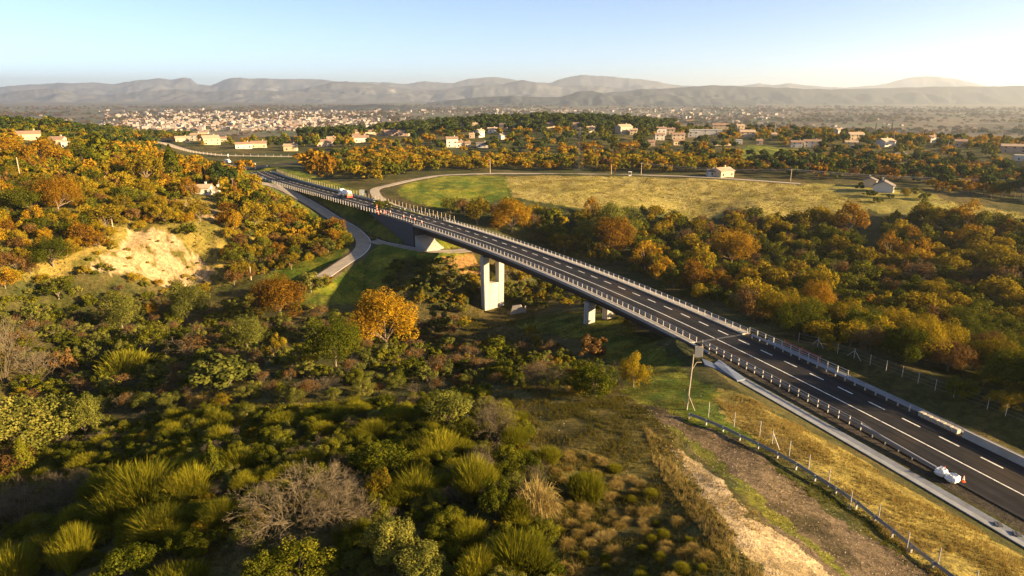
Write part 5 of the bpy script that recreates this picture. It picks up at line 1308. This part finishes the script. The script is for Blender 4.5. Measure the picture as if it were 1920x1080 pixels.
for name, poly, sp, kinds, phrase in REGS:
    pa = np.array(poly); lo = pa.min(0); hi = pa.max(0)
    if (hi - lo).max() > 2500: hi = np.minimum(hi, 1200); lo = np.maximum(lo, -900)
    gx, gy = np.meshgrid(np.arange(lo[0], hi[0], sp), np.arange(lo[1], hi[1], sp))
    x = gx.ravel() + g2.uniform(-.48, .48, gx.size) * sp; y = gy.ravel() + g2.uniform(-.48, .48, gx.size) * sp
    m = pip(x, y, pa)
    for G in GAPS:
        if name != 'cliffscrub' or (G is not CLIFFP): m &= ~pip(x, y, G)
    if name == 'cliffscrub': m &= g2.uniform(size=len(x)) < .5
    x = x[m]; y = y[m]
    if not len(x): continue
    z = height(x, y); u, v, d = proj(x, y, z)
    vis = (u > -260) & (u < 2350) & (v < 1240) & (d > 20)
    x, y, z, d, u = x[vis], y[vis], z[vis], d[vis], u[vis]
    clear = np.full(len(x), 1e3)
    for P, hw, *_ in ROADS: clear = np.minimum(clear, poly_dist(x, y, P)[0] - hw * .78)
    if name in ('pier', 'beyond', 'ravine', 'valley', 'slope'):
        # clearance under and beside the deck
        db = poly_dist(x, y, M_ALL[IB0:IB1 + 1])[0]
    else: db = np.full(len(x), 1e3)
    kk = list(kinds); pr = np.array([kinds[k][0] for k in kk]); pr /= pr.sum()
    # kinds come in drifts rather than evenly mixed
    drift = fbm(x, y, sp * 6, 40 + len(name), 2) * 1.6 + .5
    for i in range(len(x)):
        t = (g2.uniform() * .62 + drift[i] * .38) % 1.0
        k = kk[int(np.searchsorted(np.cumsum(pr), min(t, .999)))]
        _, w0, w1, h0_, h1_ = kinds[k]; W_ = g2.uniform(w0, w1) * (.85 if g2.uniform() < .3 else 1); H_ = W_ * g2.uniform(h0_, h1_)
        if clear[i] < W_ * .42 + .3: continue
        if db[i] < 8 + W_ * .4 and z[i] + H_ > -3.6: continue
        if near_occ(x[i], y[i], W_ * .3): continue
        if any((hx - x[i]) ** 2 + (hy - y[i]) ** 2 < (hr + W_ * .35) ** 2 for hx, hy, hr in HOUSES): continue
        # keep the view of the houses open on their near side
        if any(abs(hx - x[i] * hy / max(y[i], 1)) < hr * .8 and 0 < hy - y[i] < 95 + hr for hx, hy, hr in HOUSES): continue
        CAND.append((W_ / d[i] * (.5 if not 0 < u[i] < 1920 else 1), k, x[i], y[i], z[i], W_, H_, d[i], phrase))
CAND.sort(key=lambda c: -c[0])
cnt = {}; REST = []
for o in COL.objects:
    if o.get('category') and o.name.split('.')[0] in {c[0] for c in CATS.values()}: cnt[o.name.split('.')[0]] = cnt.get(o.name.split('.')[0], 0) + 1
CAP = 290
for c in CAND:
    nm = CATS[c[1]][0]
    if cnt.get(nm, 0) < CAP:
        cnt[nm] = cnt.get(nm, 0) + 1
        plant(c[1], c[2], c[3], c[5], c[6], LOOK[c[1]] + ' ' + c[8], LOOK[c[1]] + ' ' + c[8], c[7], z=c[4])
    else: REST.append(c)
print('plants', len(CAND), 'rest', len(REST), cnt)
# the rest of the woods, beyond what can be counted
def merged(name, items, label, lodsel=lambda d: 2):
    MATS = []; V = []; Fq = []; Ft = []; lvq = []; lvt = []; mq = []; mt = []; off = 0
    cache = {}
    for _, k, x, y, z, W_, H_, d, _p in items:
        L = lodsel(d) + (1 if k in HERO else 0); v = R.randrange(len(KINDS[k][L])); key = (k, L, v)
        if key not in cache:
            me = KINDS[k][L][v][-1][1]; n = len(me.vertices); co = np.empty(n * 3, np.float32); me.vertices.foreach_get('co', co)
            lt = np.empty(len(me.polygons), np.int32); me.polygons.foreach_get('loop_total', lt); vi = np.empty(len(me.loops), np.int32); me.loops.foreach_get('vertex_index', vi)
            lv = np.empty(len(me.polygons), np.float32); me.attributes['lv'].data.foreach_get('value', lv)
            nq = int((lt == 4).sum()); q = vi[:nq * 4].reshape(-1, 4); t = vi[nq * 4:].reshape(-1, 3)
            if me.materials[0] not in MATS: MATS.append(me.materials[0])
            cache[key] = (co.reshape(-1, 3), q, t, lv[:nq], lv[nq:], MATS.index(me.materials[0]))
        co, q, t, a, b_, mi = cache[key]; th = R.uniform(0, 6.28); c, s = cos(th), sin(th)
        V.append(np.stack([(co[:, 0] * c - co[:, 1] * s) * W_ + x, (co[:, 0] * s + co[:, 1] * c) * W_ + y, co[:, 2] * H_ + z - .04 * H_], 1))
        sh = R.uniform(-.3, .3); Fq.append(q + off); Ft.append(t + off); lvq.append(np.clip(a + sh, 0, 1)); lvt.append(np.clip(b_ + sh, 0, 1)); mq.append(np.full(len(q), mi)); mt.append(np.full(len(t), mi)); off += len(co)
    me = np_mesh(name, np.vstack(V), [np.vstack(Fq), np.vstack(Ft)], MATS, fattr={'lv': np.concatenate(lvq + lvt)})
    me.polygons.foreach_set('material_index', np.concatenate(mq + mt).astype(np.int32)); me.update()
    o = link(name, me); tag(o, label, 'woodland', kind='stuff')
if REST: merged('woodland', REST, 'mixed autumn woodland filling the valley sides, the village edges and the ridges', lambda d: 1 if d < 260 else 2)
# woods and hedges far out in the plain
far = []
g3 = np.random.default_rng(9)
for _ in range(60000):
    a = g3.uniform(-44, 44); r = math.exp(g3.uniform(math.log(1150), math.log(7500)))
    x = r * sin(radians(a)); y = r * cos(radians(a))
    far.append((a, r, x, y))
fa = np.array(far); den = fbm(fa[:, 2], fa[:, 3], 420, 21, 4) * 9 - .1
row = np.abs(((fa[:, 2] + 90 * fbm(fa[:, 2], fa[:, 3], 300, 2, 2)) / 240) % 1 - .5) > .47
keep = (g3.uniform(size=len(fa)) < np.clip(den, 0, 1) * .35 + .03) | (row & (g3.uniform(size=len(fa)) < .5))
fa = fa[keep][:6500]; fz = height(fa[:, 2], fa[:, 3]); it = []
for (a, r, x, y), z in zip(fa, fz):
    k = R.choice(['halfbare', 'russet', 'green', 'gold', 'halfbare', 'green']); s = g3.uniform(9, 15) * (1 + r / 5000)
    if r < 1700 and z < -55 and False: continue
    it.append((0, 'russet' if k == 'halfbare' else k, x, y, z, s, s * .6, r, ''))
def farm(items):
    merged('distant_woods', items, 'hazy copses and hedgerows scattered over the distant plain')
farm(it)

# ------------------------------------------------------------------ grass, scrub and stones on the ground
def cover(name, poly, dens, hgt, wid, m, label, seed, nb=7, excl=(), clumpy=0.0, spread=.5, clear_=0.0, maxn=60000):
    g = np.random.default_rng(seed); pa = np.array(poly); lo = pa.min(0); hi = pa.max(0); A = np.prod(hi - lo); n = int(min(A * dens, 900000))
    x = g.uniform(lo[0], hi[0], n); y = g.uniform(lo[1], hi[1], n); k = pip(x, y, pa)
    for e in excl: k &= ~pip(x, y, e)
    x, y = x[k], y[k]
    if clumpy: k = g.uniform(size=len(x)) < np.clip(.5 + clumpy * 4 * fbm(x, y, 4, seed, 3), .04, 1); x, y = x[k], y[k]
    u, v, d = proj(x, y, x * 0); k = (u > -120) & (u < 2040) & (v < 1400); x, y = x[k], y[k]
    for P, hw, *_ in ROADS:
        if len(x) and clear_ >= 0: k = poly_dist(x, y, P)[0] > hw * .82 + clear_; x, y = x[k], y[k]
    x, y = x[:maxn], y[:maxn]; z = height(x, y); n = len(x)
    if not n: return
    B = np.repeat(np.stack([x, y, z - .03], 1), nb, 0); N2 = n * nb; hv = np.repeat(hgt * g.uniform(.5, 1.25, n), nb) * g.uniform(.6, 1.1, N2)
    th = g.uniform(0, 2 * pi, N2); B[:, 0] += np.cos(th) * .12 * hv; B[:, 1] += np.sin(th) * .12 * hv
    d = np.stack([np.cos(th) * spread * g.uniform(0, 1, N2), np.sin(th) * spread * g.uniform(0, 1, N2), np.ones(N2)], 1)
    a2 = g.uniform(0, 2 * pi, N2); s = np.stack([np.cos(a2), np.sin(a2), 0 * a2], 1) * wid
    V = np.stack([B - s, B + s, B + d * hv[:, None]], 1).reshape(-1, 3)
    lv = np.clip(np.repeat(g.normal(.5, .18, n) + fbm(x, y, 12, seed + 3, 3), nb) + g.normal(0, .08, N2), 0, 1)
    o = link(name, np_mesh(name, V, [np.arange(3 * N2).reshape(-1, 3)], [LM[m]], fattr={'lv': lv})); tag(o, label, 'grass', kind='stuff')
cover('dry_grass', REG['goldbank'], 22, .42, .022, 'dry', 'golden dry grass covering the bank between road and wire fence', 1, 7, clear_=-.9, clumpy=.9)
cover('rough_grass', REG['dryfg'], 20, .45, .02, 'mixgrass', 'thin brown grass on the worn ground beside the track', 2, 7, clumpy=1.0)
cover('rough_grass', REG['greenbank'], 14, .22, .03, 'mixgrass', 'short green grass on the bank below the viaduct end', 3, 5, clear_=-.9, clumpy=.8)
FG = region_px([(-200, 790), (300, 780), (700, 755), (900, 725), (960, 740), (1060, 880), (1080, 1130), (-250, 1130)])
cover('rough_grass', FG, 12, .45, .02, 'mixgrass', 'rough grass between the foreground bushes', 4, 7, clumpy=.8)
cover('rough_grass', REGS[4][1], 3.0, .5, .035, 'mixgrass', 'rough grass on the floor of the shaded ravine', 5, 6, clumpy=.8)
cover('dry_grass', REG['field'], 1.5, .5, .09, 'dry', 'long dry grass of the sloping field', 6, 6, clumpy=1.2)
cover('dry_grass', REG['field_right'], 1.5, .5, .09, 'dry', 'long dry grass of the field at the right edge', 7, 6, clumpy=1.2)
cover('rough_grass', REGS[9][1], 6, .4, .03, 'mixgrass', 'rough grass on the slope below the pier', 8, 6, clumpy=.6)
cover('rough_grass', region_px([(1290, 775), (1400, 800), (1560, 900), (1700, 1010), (1830, 1110), (1760, 1110), (1600, 985), (1400, 850), (1280, 800)]), 16, .28, .025, 'broom', 'green grass strip along the rail and wire fence', 9, 6, clumpy=.7)
cover('dry_grass', region_px([(1215, 800), (1300, 870), (1480, 1010), (1620, 1120), (1560, 1120), (1400, 990), (1240, 860)]), 9, .3, .022, 'dry', 'dry grass fringe between gravel track and bare earth', 10, 6, clumpy=1.2)
cover('rough_grass', REGS[1][1], .9, .7, .10, 'mixgrass', 'rough grass between the trees of the left hillside', 11, 5, excl=(CLIFFP, CLIFF2), clumpy=.8)
cover('rough_grass', REG['gravel'], 5, .22, .02, 'mixgrass', 'sparse grass growing through the gravel track', 12, 6, clumpy=1.6)
cover('rough_grass', region_px([(860, 560), (1000, 560), (1010, 655), (860, 650)]), 7, .45, .03, 'mixgrass', 'rough grass around the foot of the tall pier', 13, 6, clumpy=.6)
cover('dry_grass', region_px([(1205, 800), (1250, 835), (1345, 970), (1460, 1120), (1400, 1120), (1300, 980), (1230, 880)]), 26, .5, .02, 'dry', 'golden grass fringe left of the bright bare strip', 14, 7, clumpy=1.0)
def stones(name, poly, n, s0, s1, m, label, seed):
    g = np.random.default_rng(seed); pa = np.array(poly); lo = pa.min(0); hi = pa.max(0)
    x = g.uniform(lo[0], hi[0], n * 4); y = g.uniform(lo[1], hi[1], n * 4); k = pip(x, y, pa); x, y = x[k][:n], y[k][:n]; z = height(x, y)
    V = []; Fc = []
    O = np.array([(1, 0, 0), (-1, 0, 0), (0, 1, 0), (0, -1, 0), (0, 0, .7), (0, 0, -.5)]); T = np.array([(0, 2, 4), (2, 1, 4), (1, 3, 4), (3, 0, 4), (2, 0, 5), (1, 2, 5), (3, 1, 5), (0, 3, 5)])
    for i in range(len(x)):
        s = s0 + (s1 - s0) * g.uniform() ** 3; V.append(O * s * g.uniform(.6, 1.3, (6, 1)) + (x[i], y[i], z[i] + s * .1)); Fc.append(T + 6 * i)
    o = link(name, np_mesh(name, np.vstack(V), [np.vstack(Fc)], [M[m]])); tag(o, label, 'stones', kind='stuff')
M['stone'] = mat('pale_stone', (.30, .24, .17), .95, .25, 4)
stones('stones', REG['gravel'], 1500, .02, .10, 'stone', 'loose pale stones on the gravel track', 1)
stones('stones', REG['barestrip'], 1500, .02, .10, 'stone', 'loose stones on the bright bare earth strip', 2)
stones('stones', REG['dryfg'], 150, .03, .14, 'stone', 'scattered pale stones on the worn ground', 3)
stones('stones', REG['greenbank'], 150, .04, .16, 'stone', 'pale stones scattered on the green bank', 4)

# ------------------------------------------------------------------ road works
def cone(u, v, lab, s=1.0):
    x, y = un(u, v); o = empty('traffic_cone', (x, y, .01)); tag(o, lab, 'traffic cone')
    b = MB(); b.box((0, 0, .03), (.42 * s, .42 * s, .06)); b.tube((0, 0, .06), (0, 0, .28 * s), .17 * s, .125 * s, 12); b.tube((0, 0, .46 * s), (0, 0, .56 * s), .09 * s, .07 * s, 12); b.tube((0, 0, .72 * s), (0, 0, .85 * s), .045 * s, .025 * s, 12); b.build('cone_body', M['orange'], o)
    b = MB(); b.tube((0, 0, .28 * s), (0, 0, .46 * s), .126 * s, .09 * s, 12); b.tube((0, 0, .56 * s), (0, 0, .72 * s), .071 * s, .045 * s, 12); b.build('reflective_band', M['white'], o)
cone(1806, 903, 'orange and white traffic cone right of the white bags')
cone(1770, 886, 'orange traffic cone standing behind the white bags')
for u, v, l in [(714, 398, 'traffic cone at the far side of the group of orange beacons'), (732, 399, 'lone traffic cone beyond the beacons near the centre line'), (757, 407, 'orange cone on the lane before the expansion joint'), (769.5, 409, 'small cone between two others before the joint'), (778, 412.5, 'orange cone nearest the expansion joint'), (791, 418, 'last cone beside the near parapet')]:
    cone(u, v, l, 1.25)
def beacon(u, v, H, lab):
    x, y = un(u, v); o = empty('traffic_beacon', (x, y, .01)); tag(o, lab, 'beacon')
    b = MB(); b.box((0, 0, .08), (.8, .5, .16)); b.build('base', M['rubber'], o)
    b = MB(); b.box((0, 0, .16 + H / 2), (.34, .07, H)); b.build('panel', M['orange'], o)
    b = MB()
    for k in range(3): b.box((0, 0, .35 + H * (.12 + .3 * k)), (.36, .09, H * .09))
    b.build('white_stripe', M['white'], o)
beacon(707.5, 400, 3.4, 'tall orange beacon mast at the left end of the road works'); beacon(710, 403, 1.5, 'orange striped beacon beside the tall mast'); beacon(724, 404, 1.5, 'orange striped beacon leaning toward the parapet'); beacon(721, 401, 1.3, 'shorter orange beacon behind the parapet group')
def netting():
    P = main_off(8.75)[IB1 + 4:IB1 + 9]; o = empty('road_barrier', tuple(P[0])); tag(o, 'red and white striped barrier frame behind the far rail at the right bridge end', 'barrier')
    b = MB(); L = P - P[0]
    for h in (.7, 1.25): b.pipe([q + (0, 0, h) for q in L], .05, 4)
    b.build('bar', M['red'], o); b = MB()
    for q in L[::2]: b.tube(q, q + (0, 0, 1.5), .05, .05, 5)
    b.build('post', M['orange'], o)
netting()
def bag(u, v, w_, h_, lab, seed):
    x, y = un(u, v); g = np.random.default_rng(seed); V = []; n = 16; rows = 9
    for j in range(rows):
        t = j / (rows - 1); rr = w_ / 2 * (.86 + .24 * sin(pi * min(t * 1.05, 1)) - .25 * max(0, t - .8) * 5 * .4)
        for k in range(n):
            a = 2 * pi * k / n; sq = (abs(cos(a)) ** 3.5 + abs(sin(a)) ** 3.5) ** (-1 / 3.5); r = rr * sq * (1 + g.normal() * .07)
            V.append((r * cos(a), r * sin(a) * .92, t * h_ + g.normal() * .02 * h_ + (.1 * h_ * sin(2 * a + seed) if j > 6 else 0)))
    V.append((0, 0, h_ * .8)); V.append((0, 0, 0)); Fs = [(j * n + k, j * n + (k + 1) % n, (j + 1) * n + (k + 1) % n, (j + 1) * n + k) for j in range(rows - 1) for k in range(n)]
    Fs += [((rows - 1) * n + k, (rows - 1) * n + (k + 1) % n, rows * n) for k in range(n)] + [((k + 1) % n, k, rows * n + 1) for k in range(n)]
    o = empty('bulk_bag', (x, y, .01), .6); tag(o, lab, 'bag'); b = MB(); b.add(V, Fs); b.build('sack', M['white'], o)
    b = MB()
    for sx, sy in ((-1, -1), (1, 1)): b.pipe([(sx * w_ * .4, sy * w_ * .2, h_ * .9), (sx * w_ * .3, 0, h_ * 1.22), (sx * w_ * .2, -sy * w_ * .25, h_ * .95)], .035, 4)
    b.build('strap', M['dark_shade'], o)
bag(1764, 890, 1.35, .85, 'white bulk bag with dark straps, the farther of the two by the rail end', 1); bag(1785, 901, 1.45, .8, 'white bulk bag slumped against the rail end, the nearer one', 2)
def pile(u, v):
    x, y = hit(u, v); o = empty('concrete_block_pile', (x, y, h1(x, y) + .2)); tag(o, 'pile of pale concrete elements beside the near rail at the left bridge end', 'pile')
    g = random.Random(3)
    for k in range(9):
        b = MB(); b.box((g.uniform(-2.6, 2.6), g.uniform(-.8, .8), .35 + .35 * (k % 3)), (g.uniform(.8, 1.6), .5, .55), g.uniform(0, 3), rx=g.uniform(-.3, .3)); b.build('block', M['paleconc'] if k % 3 else M['wood'], o)
    for k in range(4):
        b = MB(); q = (-2 + k * 1.3, .2, 0); b.tube(q, (q[0] + .1, q[1], 2.2), .1, .1, 6); b.build('stake', M['wood'], o)
pile(684, 394)
def tarp(pts, m, lab, name='geotextile_sheet', z=.12):
    V = []; n = len(pts)
    W = [un(u, v) for u, v in pts]; c = np.mean(W, 0); Z = [max(h1(*q), -.1) + z for q in W]
    V = [(q[0], q[1], a) for q, a in zip(W, Z)] + [(c[0], c[1], np.mean(Z) + .15)] + [(q[0], q[1], a - .25) for q, a in zip(W, Z)]
    Fs = [(i, (i + 1) % n, n) for i in range(n)] + [(i, n + 1 + i, n + 1 + (i + 1) % n, (i + 1) % n) for i in range(n)]
    b = MB(); b.add(V, Fs); tag(b.build(name, M[m]), lab, 'sheet')
M['bluesheet'] = mat('shaded_blue_sheet', (.13, .16, .22), .6, .1, 2)  # sheet colour made dark to carry the shade it lies in
tarp([(1316, 672), (1335, 680), (1372, 692), (1360, 698), (1322, 684)], 'bluesheet', 'grey blue sheet lying on the verge at the right bridge end')
tarp([(1348, 676), (1368, 690), (1398, 712), (1382, 716), (1352, 694), (1338, 684)], 'bluesheet', 'crumpled grey blue sheet above the start of the gutter', z=.3)

# ------------------------------------------------------------------ vehicles
def wheel(root, x, y, z, r=.5, w_=.3):
    b = MB(); b.tube((x, y - w_ / 2, z), (x, y + w_ / 2, z), r, r, 18); t = b.build('wheel', M['rubber'], root)
    b = MB(); b.tube((x, y - w_ / 2 - .02, z), (x, y + w_ / 2 + .02, z), r * .5, r * .5, 12); b.build('rim', M['galv'], t)
def tanker():
    a = np.array(un(668, 371)); c = np.array(un(640, 364)); i = nearest_i(*un(655, 370)); d = MAIN[i - 2, :2] - MAIN[i + 2, :2]; d /= np.linalg.norm(d)
    p = MAIN[i, :2] + MN[i] * 2.1
    root = empty('tanker_truck', (p[0], p[1], .01), math.atan2(d[1], d[0])); tag(root, 'white tanker truck with brown rear fittings driving on the road', 'truck')
    root.scale = (1.12, 1.12, 1.12)
    # +x is forward
    b = MB(); b.box((0, 0, .8), (8.2, .9, .25)); b.box((1.2, 1.05, .8), (1.5, .3, .5)); b.box((1.2, -1.05, .8), (1.5, .3, .5)); b.build('chassis', M['dark_shade'], root)
    b = MB(); V = []; n = 20
    prof = [(-4.2, .5), (-4.1, .9), (-3.9, 1.0), (1.5, 1.0), (1.7, .9), (1.8, .5)]
    for x, s in prof:
        for k in range(n):
            t = 2 * pi * k / n; V.append((x, 1.22 * s * cos(t), 2.15 + 1.05 * s * sin(t)))
    Fs = [(j * n + k, (j + 1) * n + k, (j + 1) * n + (k + 1) % n, j * n + (k + 1) % n) for j in range(len(prof) - 1) for k in range(n)] + [tuple(range(n)), tuple(range(len(prof) * n - 1, (len(prof) - 1) * n - 1, -1))]
    b.add(V, Fs); tk = b.build('tank', M['whitepaint'], root, True)
    b = MB()
    for x in (-2.6, -.9, .8): b.tube((x, 0, 3.1), (x, 0, 3.4), .3, .3, 10)
    b.box((-1, .5, 3.22), (4.6, .5, .06)); b.build('hatch', M['galv'], tk)
    b = MB(); b.box((3.2, 0, 1.95), (1.9, 2.35, 2.1), taper=.93); b.box((3.3, 0, 3.15), (1.3, 2.0, .35), taper=.8); cb = b.build('cab', M['whitepaint'], root)
    b = MB(); b.box((4.12, 0, 2.3), (.12, 2.0, .85)); b.build('windscreen', M['glass'], cb)
    for s in (-1, 1):
        b = MB(); b.box((3.3, s * 1.13, 2.3), (.9, .08, .7)); b.build('side_window', M['glass'], cb)
        b = MB(); b.box((4.17, s * .85, 1.2), (.1, .35, .22)); b.build('headlight', M['white'], cb)
        b = MB(); b.box((-4.25, s * 1.0, .95), (.1, .35, .25)); b.build('tail_light', M['red'], root)
        for x in (3.1, -1.9, -3.2): wheel(root, x, s * 1.0, .5)
    b = MB(); b.box((-4.35, 0, 1.45), (.35, 2.3, .7)); b.box((-4.3, .6, 2.3), (.25, .5, 1.1)); b.tube((-4.4, -1.0, 1.9), (-4.4, 1.0, 1.9), .14, .14, 8); b.tube((-4.45, -.5, 1.1), (-4.45, -.5, 2.6), .12, .12, 8); b.build('pump', M['rust'], root)
    b = MB(); b.tube((-4.3, .2, 1.2), (-4.3, .2, 3.1), .04); b.tube((-4.3, .6, 1.2), (-4.3, .6, 3.1), .04)
    for k in range(6): b.tube((-4.3, .2, 1.3 + .3 * k), (-4.3, .6, 1.3 + .3 * k), .03)
    b.build('ladder', M['white'], root)
    b = MB(); b.box((-4.4, 0, .62), (.12, 2.4, .2)); b.build('bumper', M['red'], root)
tanker()
def van(u, v):
    x, y = un(u, v); d = LEFTROAD[-1, :2] - LEFTROAD[-8, :2]
    root = empty('delivery_van', (x, y, .02), math.atan2(d[1], d[0])); tag(root, 'small white van on the side road left of the junction', 'van')
    b = MB(); b.box((-.5, 0, 1.35), (3.9, 1.95, 1.9), taper=.94); b.box((1.95, 0, .95), (1.3, 1.9, 1.0), taper=.85); body = b.build('body', M['whitepaint'], root)
    b = MB(); b.box((1.55, 0, 1.8), (.4, 1.6, .6)); b.build('windscreen', M['glass'], body)
    for s in (-1, 1):
        b = MB(); b.box((.95, s * .97, 1.7), (.8, .06, .5)); b.build('side_window', M['glass'], body)
        for xx in (-1.6, 1.7): wheel(root, xx, s * .85, .35, .35, .22)
van(427, 305)

# ------------------------------------------------------------------ signs, poles, pylon
def board(u, v, w_, h_, leg, lab, rz=-.25, m='white', name='road_sign', zz=None):
    x, y = hit(u, v); z = h1(x, y); o = empty(name, (x, y, z), rz); tag(o, lab, 'sign')
    b = MB(); b.box((0, 0, leg + h_ / 2), (w_, .08, h_)); p = b.build('panel', M[m], o)
    b = MB(); b.box((0, .07, leg + h_ / 2), (w_ * 1.02, .05, .08)); b.build('stiffener', M['galv'], p)
    for s in ((-1, 1) if w_ > 1.2 else (0,)):
        b = MB(); b.tube((s * w_ * .35, .1, -.3), (s * w_ * .35, .1, leg + h_ * .9), .06, .06, 6); b.build('leg', M['galv'], o)
x, y, k = at_px(679, 370)
board(679, 370, 9.5 * k, 10.5 * k, 4 * k, 'large blank white road sign on two legs beside the field road')
board(471.5, 318, .9, 1.4, 2.4, 'narrow white sign at the junction, left of two', 0); board(479, 318, 1.1, 1.1, 3.0, 'square white sign at the junction, right of two', 0)
board(492, 338, 1.6, 1.4, .5, 'low white sign beside the near rail at the road bend', 0); board(429, 304, 1.0, 1.6, 4.0, 'tall narrow white sign on the green island at the junction', 0)
board(501, 314, .8, .8, .8, 'small pale sign at the mouth of the link road', 0)
def pole(u, v0, v1, lab, cross=False, tilt=0):
    x, y = hit(u, v0); z = h1(x, y); H = (v0 - v1) * depth(x, y, z) / F * 1.03; o = empty('utility_pole', (x, y, z)); tag(o, lab, 'pole')
    b = MB(); b.tube((0, 0, -.5), (tilt * H, 0, H), .2, .14, 7); b.build('shaft', M['palebark'], o)
    if cross: b = MB(); b.box((tilt * H, 0, H - .4), (2.2, .12, .12)); b.build('crossarm', M['wood'], o)
    return (x + tilt * H, y, z + H)
pole(6, 302, 277, 'wooden pole at the far left edge of the hilltop'); pole(40, 343, 297, 'tall wooden pole beside the bare patch at left'); pole(199, 350, 331, 'short wooden pole left of the tall golden oak'); pole(267, 341, 326, 'thin wooden pole right of the tall golden oak')
pole(349, 327, 302, 'leaning wooden pole above the small white house', tilt=-.1); pole(361, 343, 321, 'wooden pole behind the small white house', tilt=-.06); pole(212, 430, 405, 'wooden pole among trees above the cliff'); pole(471, 525, 500, 'thin pole at the foot of the left hillside')
pole(919, 325, 300, 'wooden pole at the field road behind the green slope'); pole(1146, 327, 310, 'wooden pole at the top of the dry field right of the pylon'); pole(1451, 262, 233, 'pale mast rising beside a small house at right')
pole(1675, 268, 247, 'pole standing between dark trees on the right ridge', True); pole(1777, 280, 262, 'small pole among the right hand houses')
p1 = pole(1482, 340, 318, 'utility pole at the right end of the dry field', True)
p0 = pole(1002 + 200, 327, 306, 'utility pole above the middle of the dry field', True)
xx, yy = hit(1990, 372); p2 = (xx, yy, h1(xx, yy) + 9)
pole(1990, 372, 348, 'utility pole beyond the right edge', True)
for k, (a, c) in enumerate(((p0, p1), (p1, p2))):
    b = MB()
    for s in (-.9, 0, .9):
        pts = []
        for i in range(17):
            t = i / 16; pts.append((a[0] + (c[0] - a[0]) * t + s * .3, a[1] + (c[1] - a[1]) * t + s, a[2] + (c[2] - a[2]) * t - 3.0 * 4 * t * (1 - t) * .5 - (0 if s else .8)))
        b.pipe(pts, .045, 4)
    tag(b.build('power_line', M['galv']), ('power cables above the dry field' if k == 0 else 'power cables crossing above the white gabled house'), 'cable')
def pylon():
    x, y = hit(1085, 324); z = h1(x, y); H = 84 * depth(x, y, z) / F; o = empty('lattice_pylon', (x, y, z), .5); tag(o, 'tall thin steel lattice pylon behind the dry field', 'pylon')
    def w_(t): return 1.9 * (1 - t) ** 1.2 + .35
    b = MB(); n = 11
    for sx, sy in ((-1, -1), (1, -1), (1, 1), (-1, 1)):
        for k in range(n):
            a, c = k / n, (k + 1) / n; b.tube((sx * w_(a), sy * w_(a), H * a - (.3 if k == 0 else 0)), (sx * w_(c), sy * w_(c), H * c), .075, n=4)
    b.build('leg_frame', M['dark_shade'], o); b = MB()
    for k in range(n):
        a, c = k / n, (k + 1) / n; A, C = w_(a), w_(c)
        for (x0, y0), (x1, y1) in (((-1, -1), (1, -1)), ((1, -1), (1, 1)), ((1, 1), (-1, 1)), ((-1, 1), (-1, -1))):
            b.tube((x0 * A, y0 * A, H * a), (x1 * C, y1 * C, H * c), .035, n=3); b.tube((x1 * A, y1 * A, H * a), (x0 * C, y0 * C, H * c), .035, n=3)
    b.build('bracing', M['dark_shade'], o); b = MB(); b.box((0, 0, H - 1), (5, .25, .2)); b.box((0, 0, H - 3), (6.4, .25, .2)); b.build('crossarm', M['dark_shade'], o)
pylon()
# culvert walls by the service road
b = MB(); a = np.array(un(686, 443, -8)); c = np.array(un(776, 466, -8.5))

# ------------------------------------------------------------------ haze
hz = MB(); S = 24500.0
hz.box((0, 0, (560 - 170) / 2), (2 * S, 2 * S, 560 + 170))
hm = bpy.data.materials.new('haze'); hm.use_nodes = True; N = hm.node_tree.nodes
for n in list(N): N.remove(n)
ho = N.new('ShaderNodeOutputMaterial'); pv = N.new('ShaderNodeVolumePrincipled')
pv.inputs['Color'].default_value = (.80, .90, 1.0, 1); pv.inputs['Density'].default_value = 6.0e-5; pv.inputs['Anisotropy'].default_value = 0.5
hm.node_tree.links.new(pv.outputs[0], ho.inputs['Volume'])
tag(hz.build('haze', hm), kind='stuff')
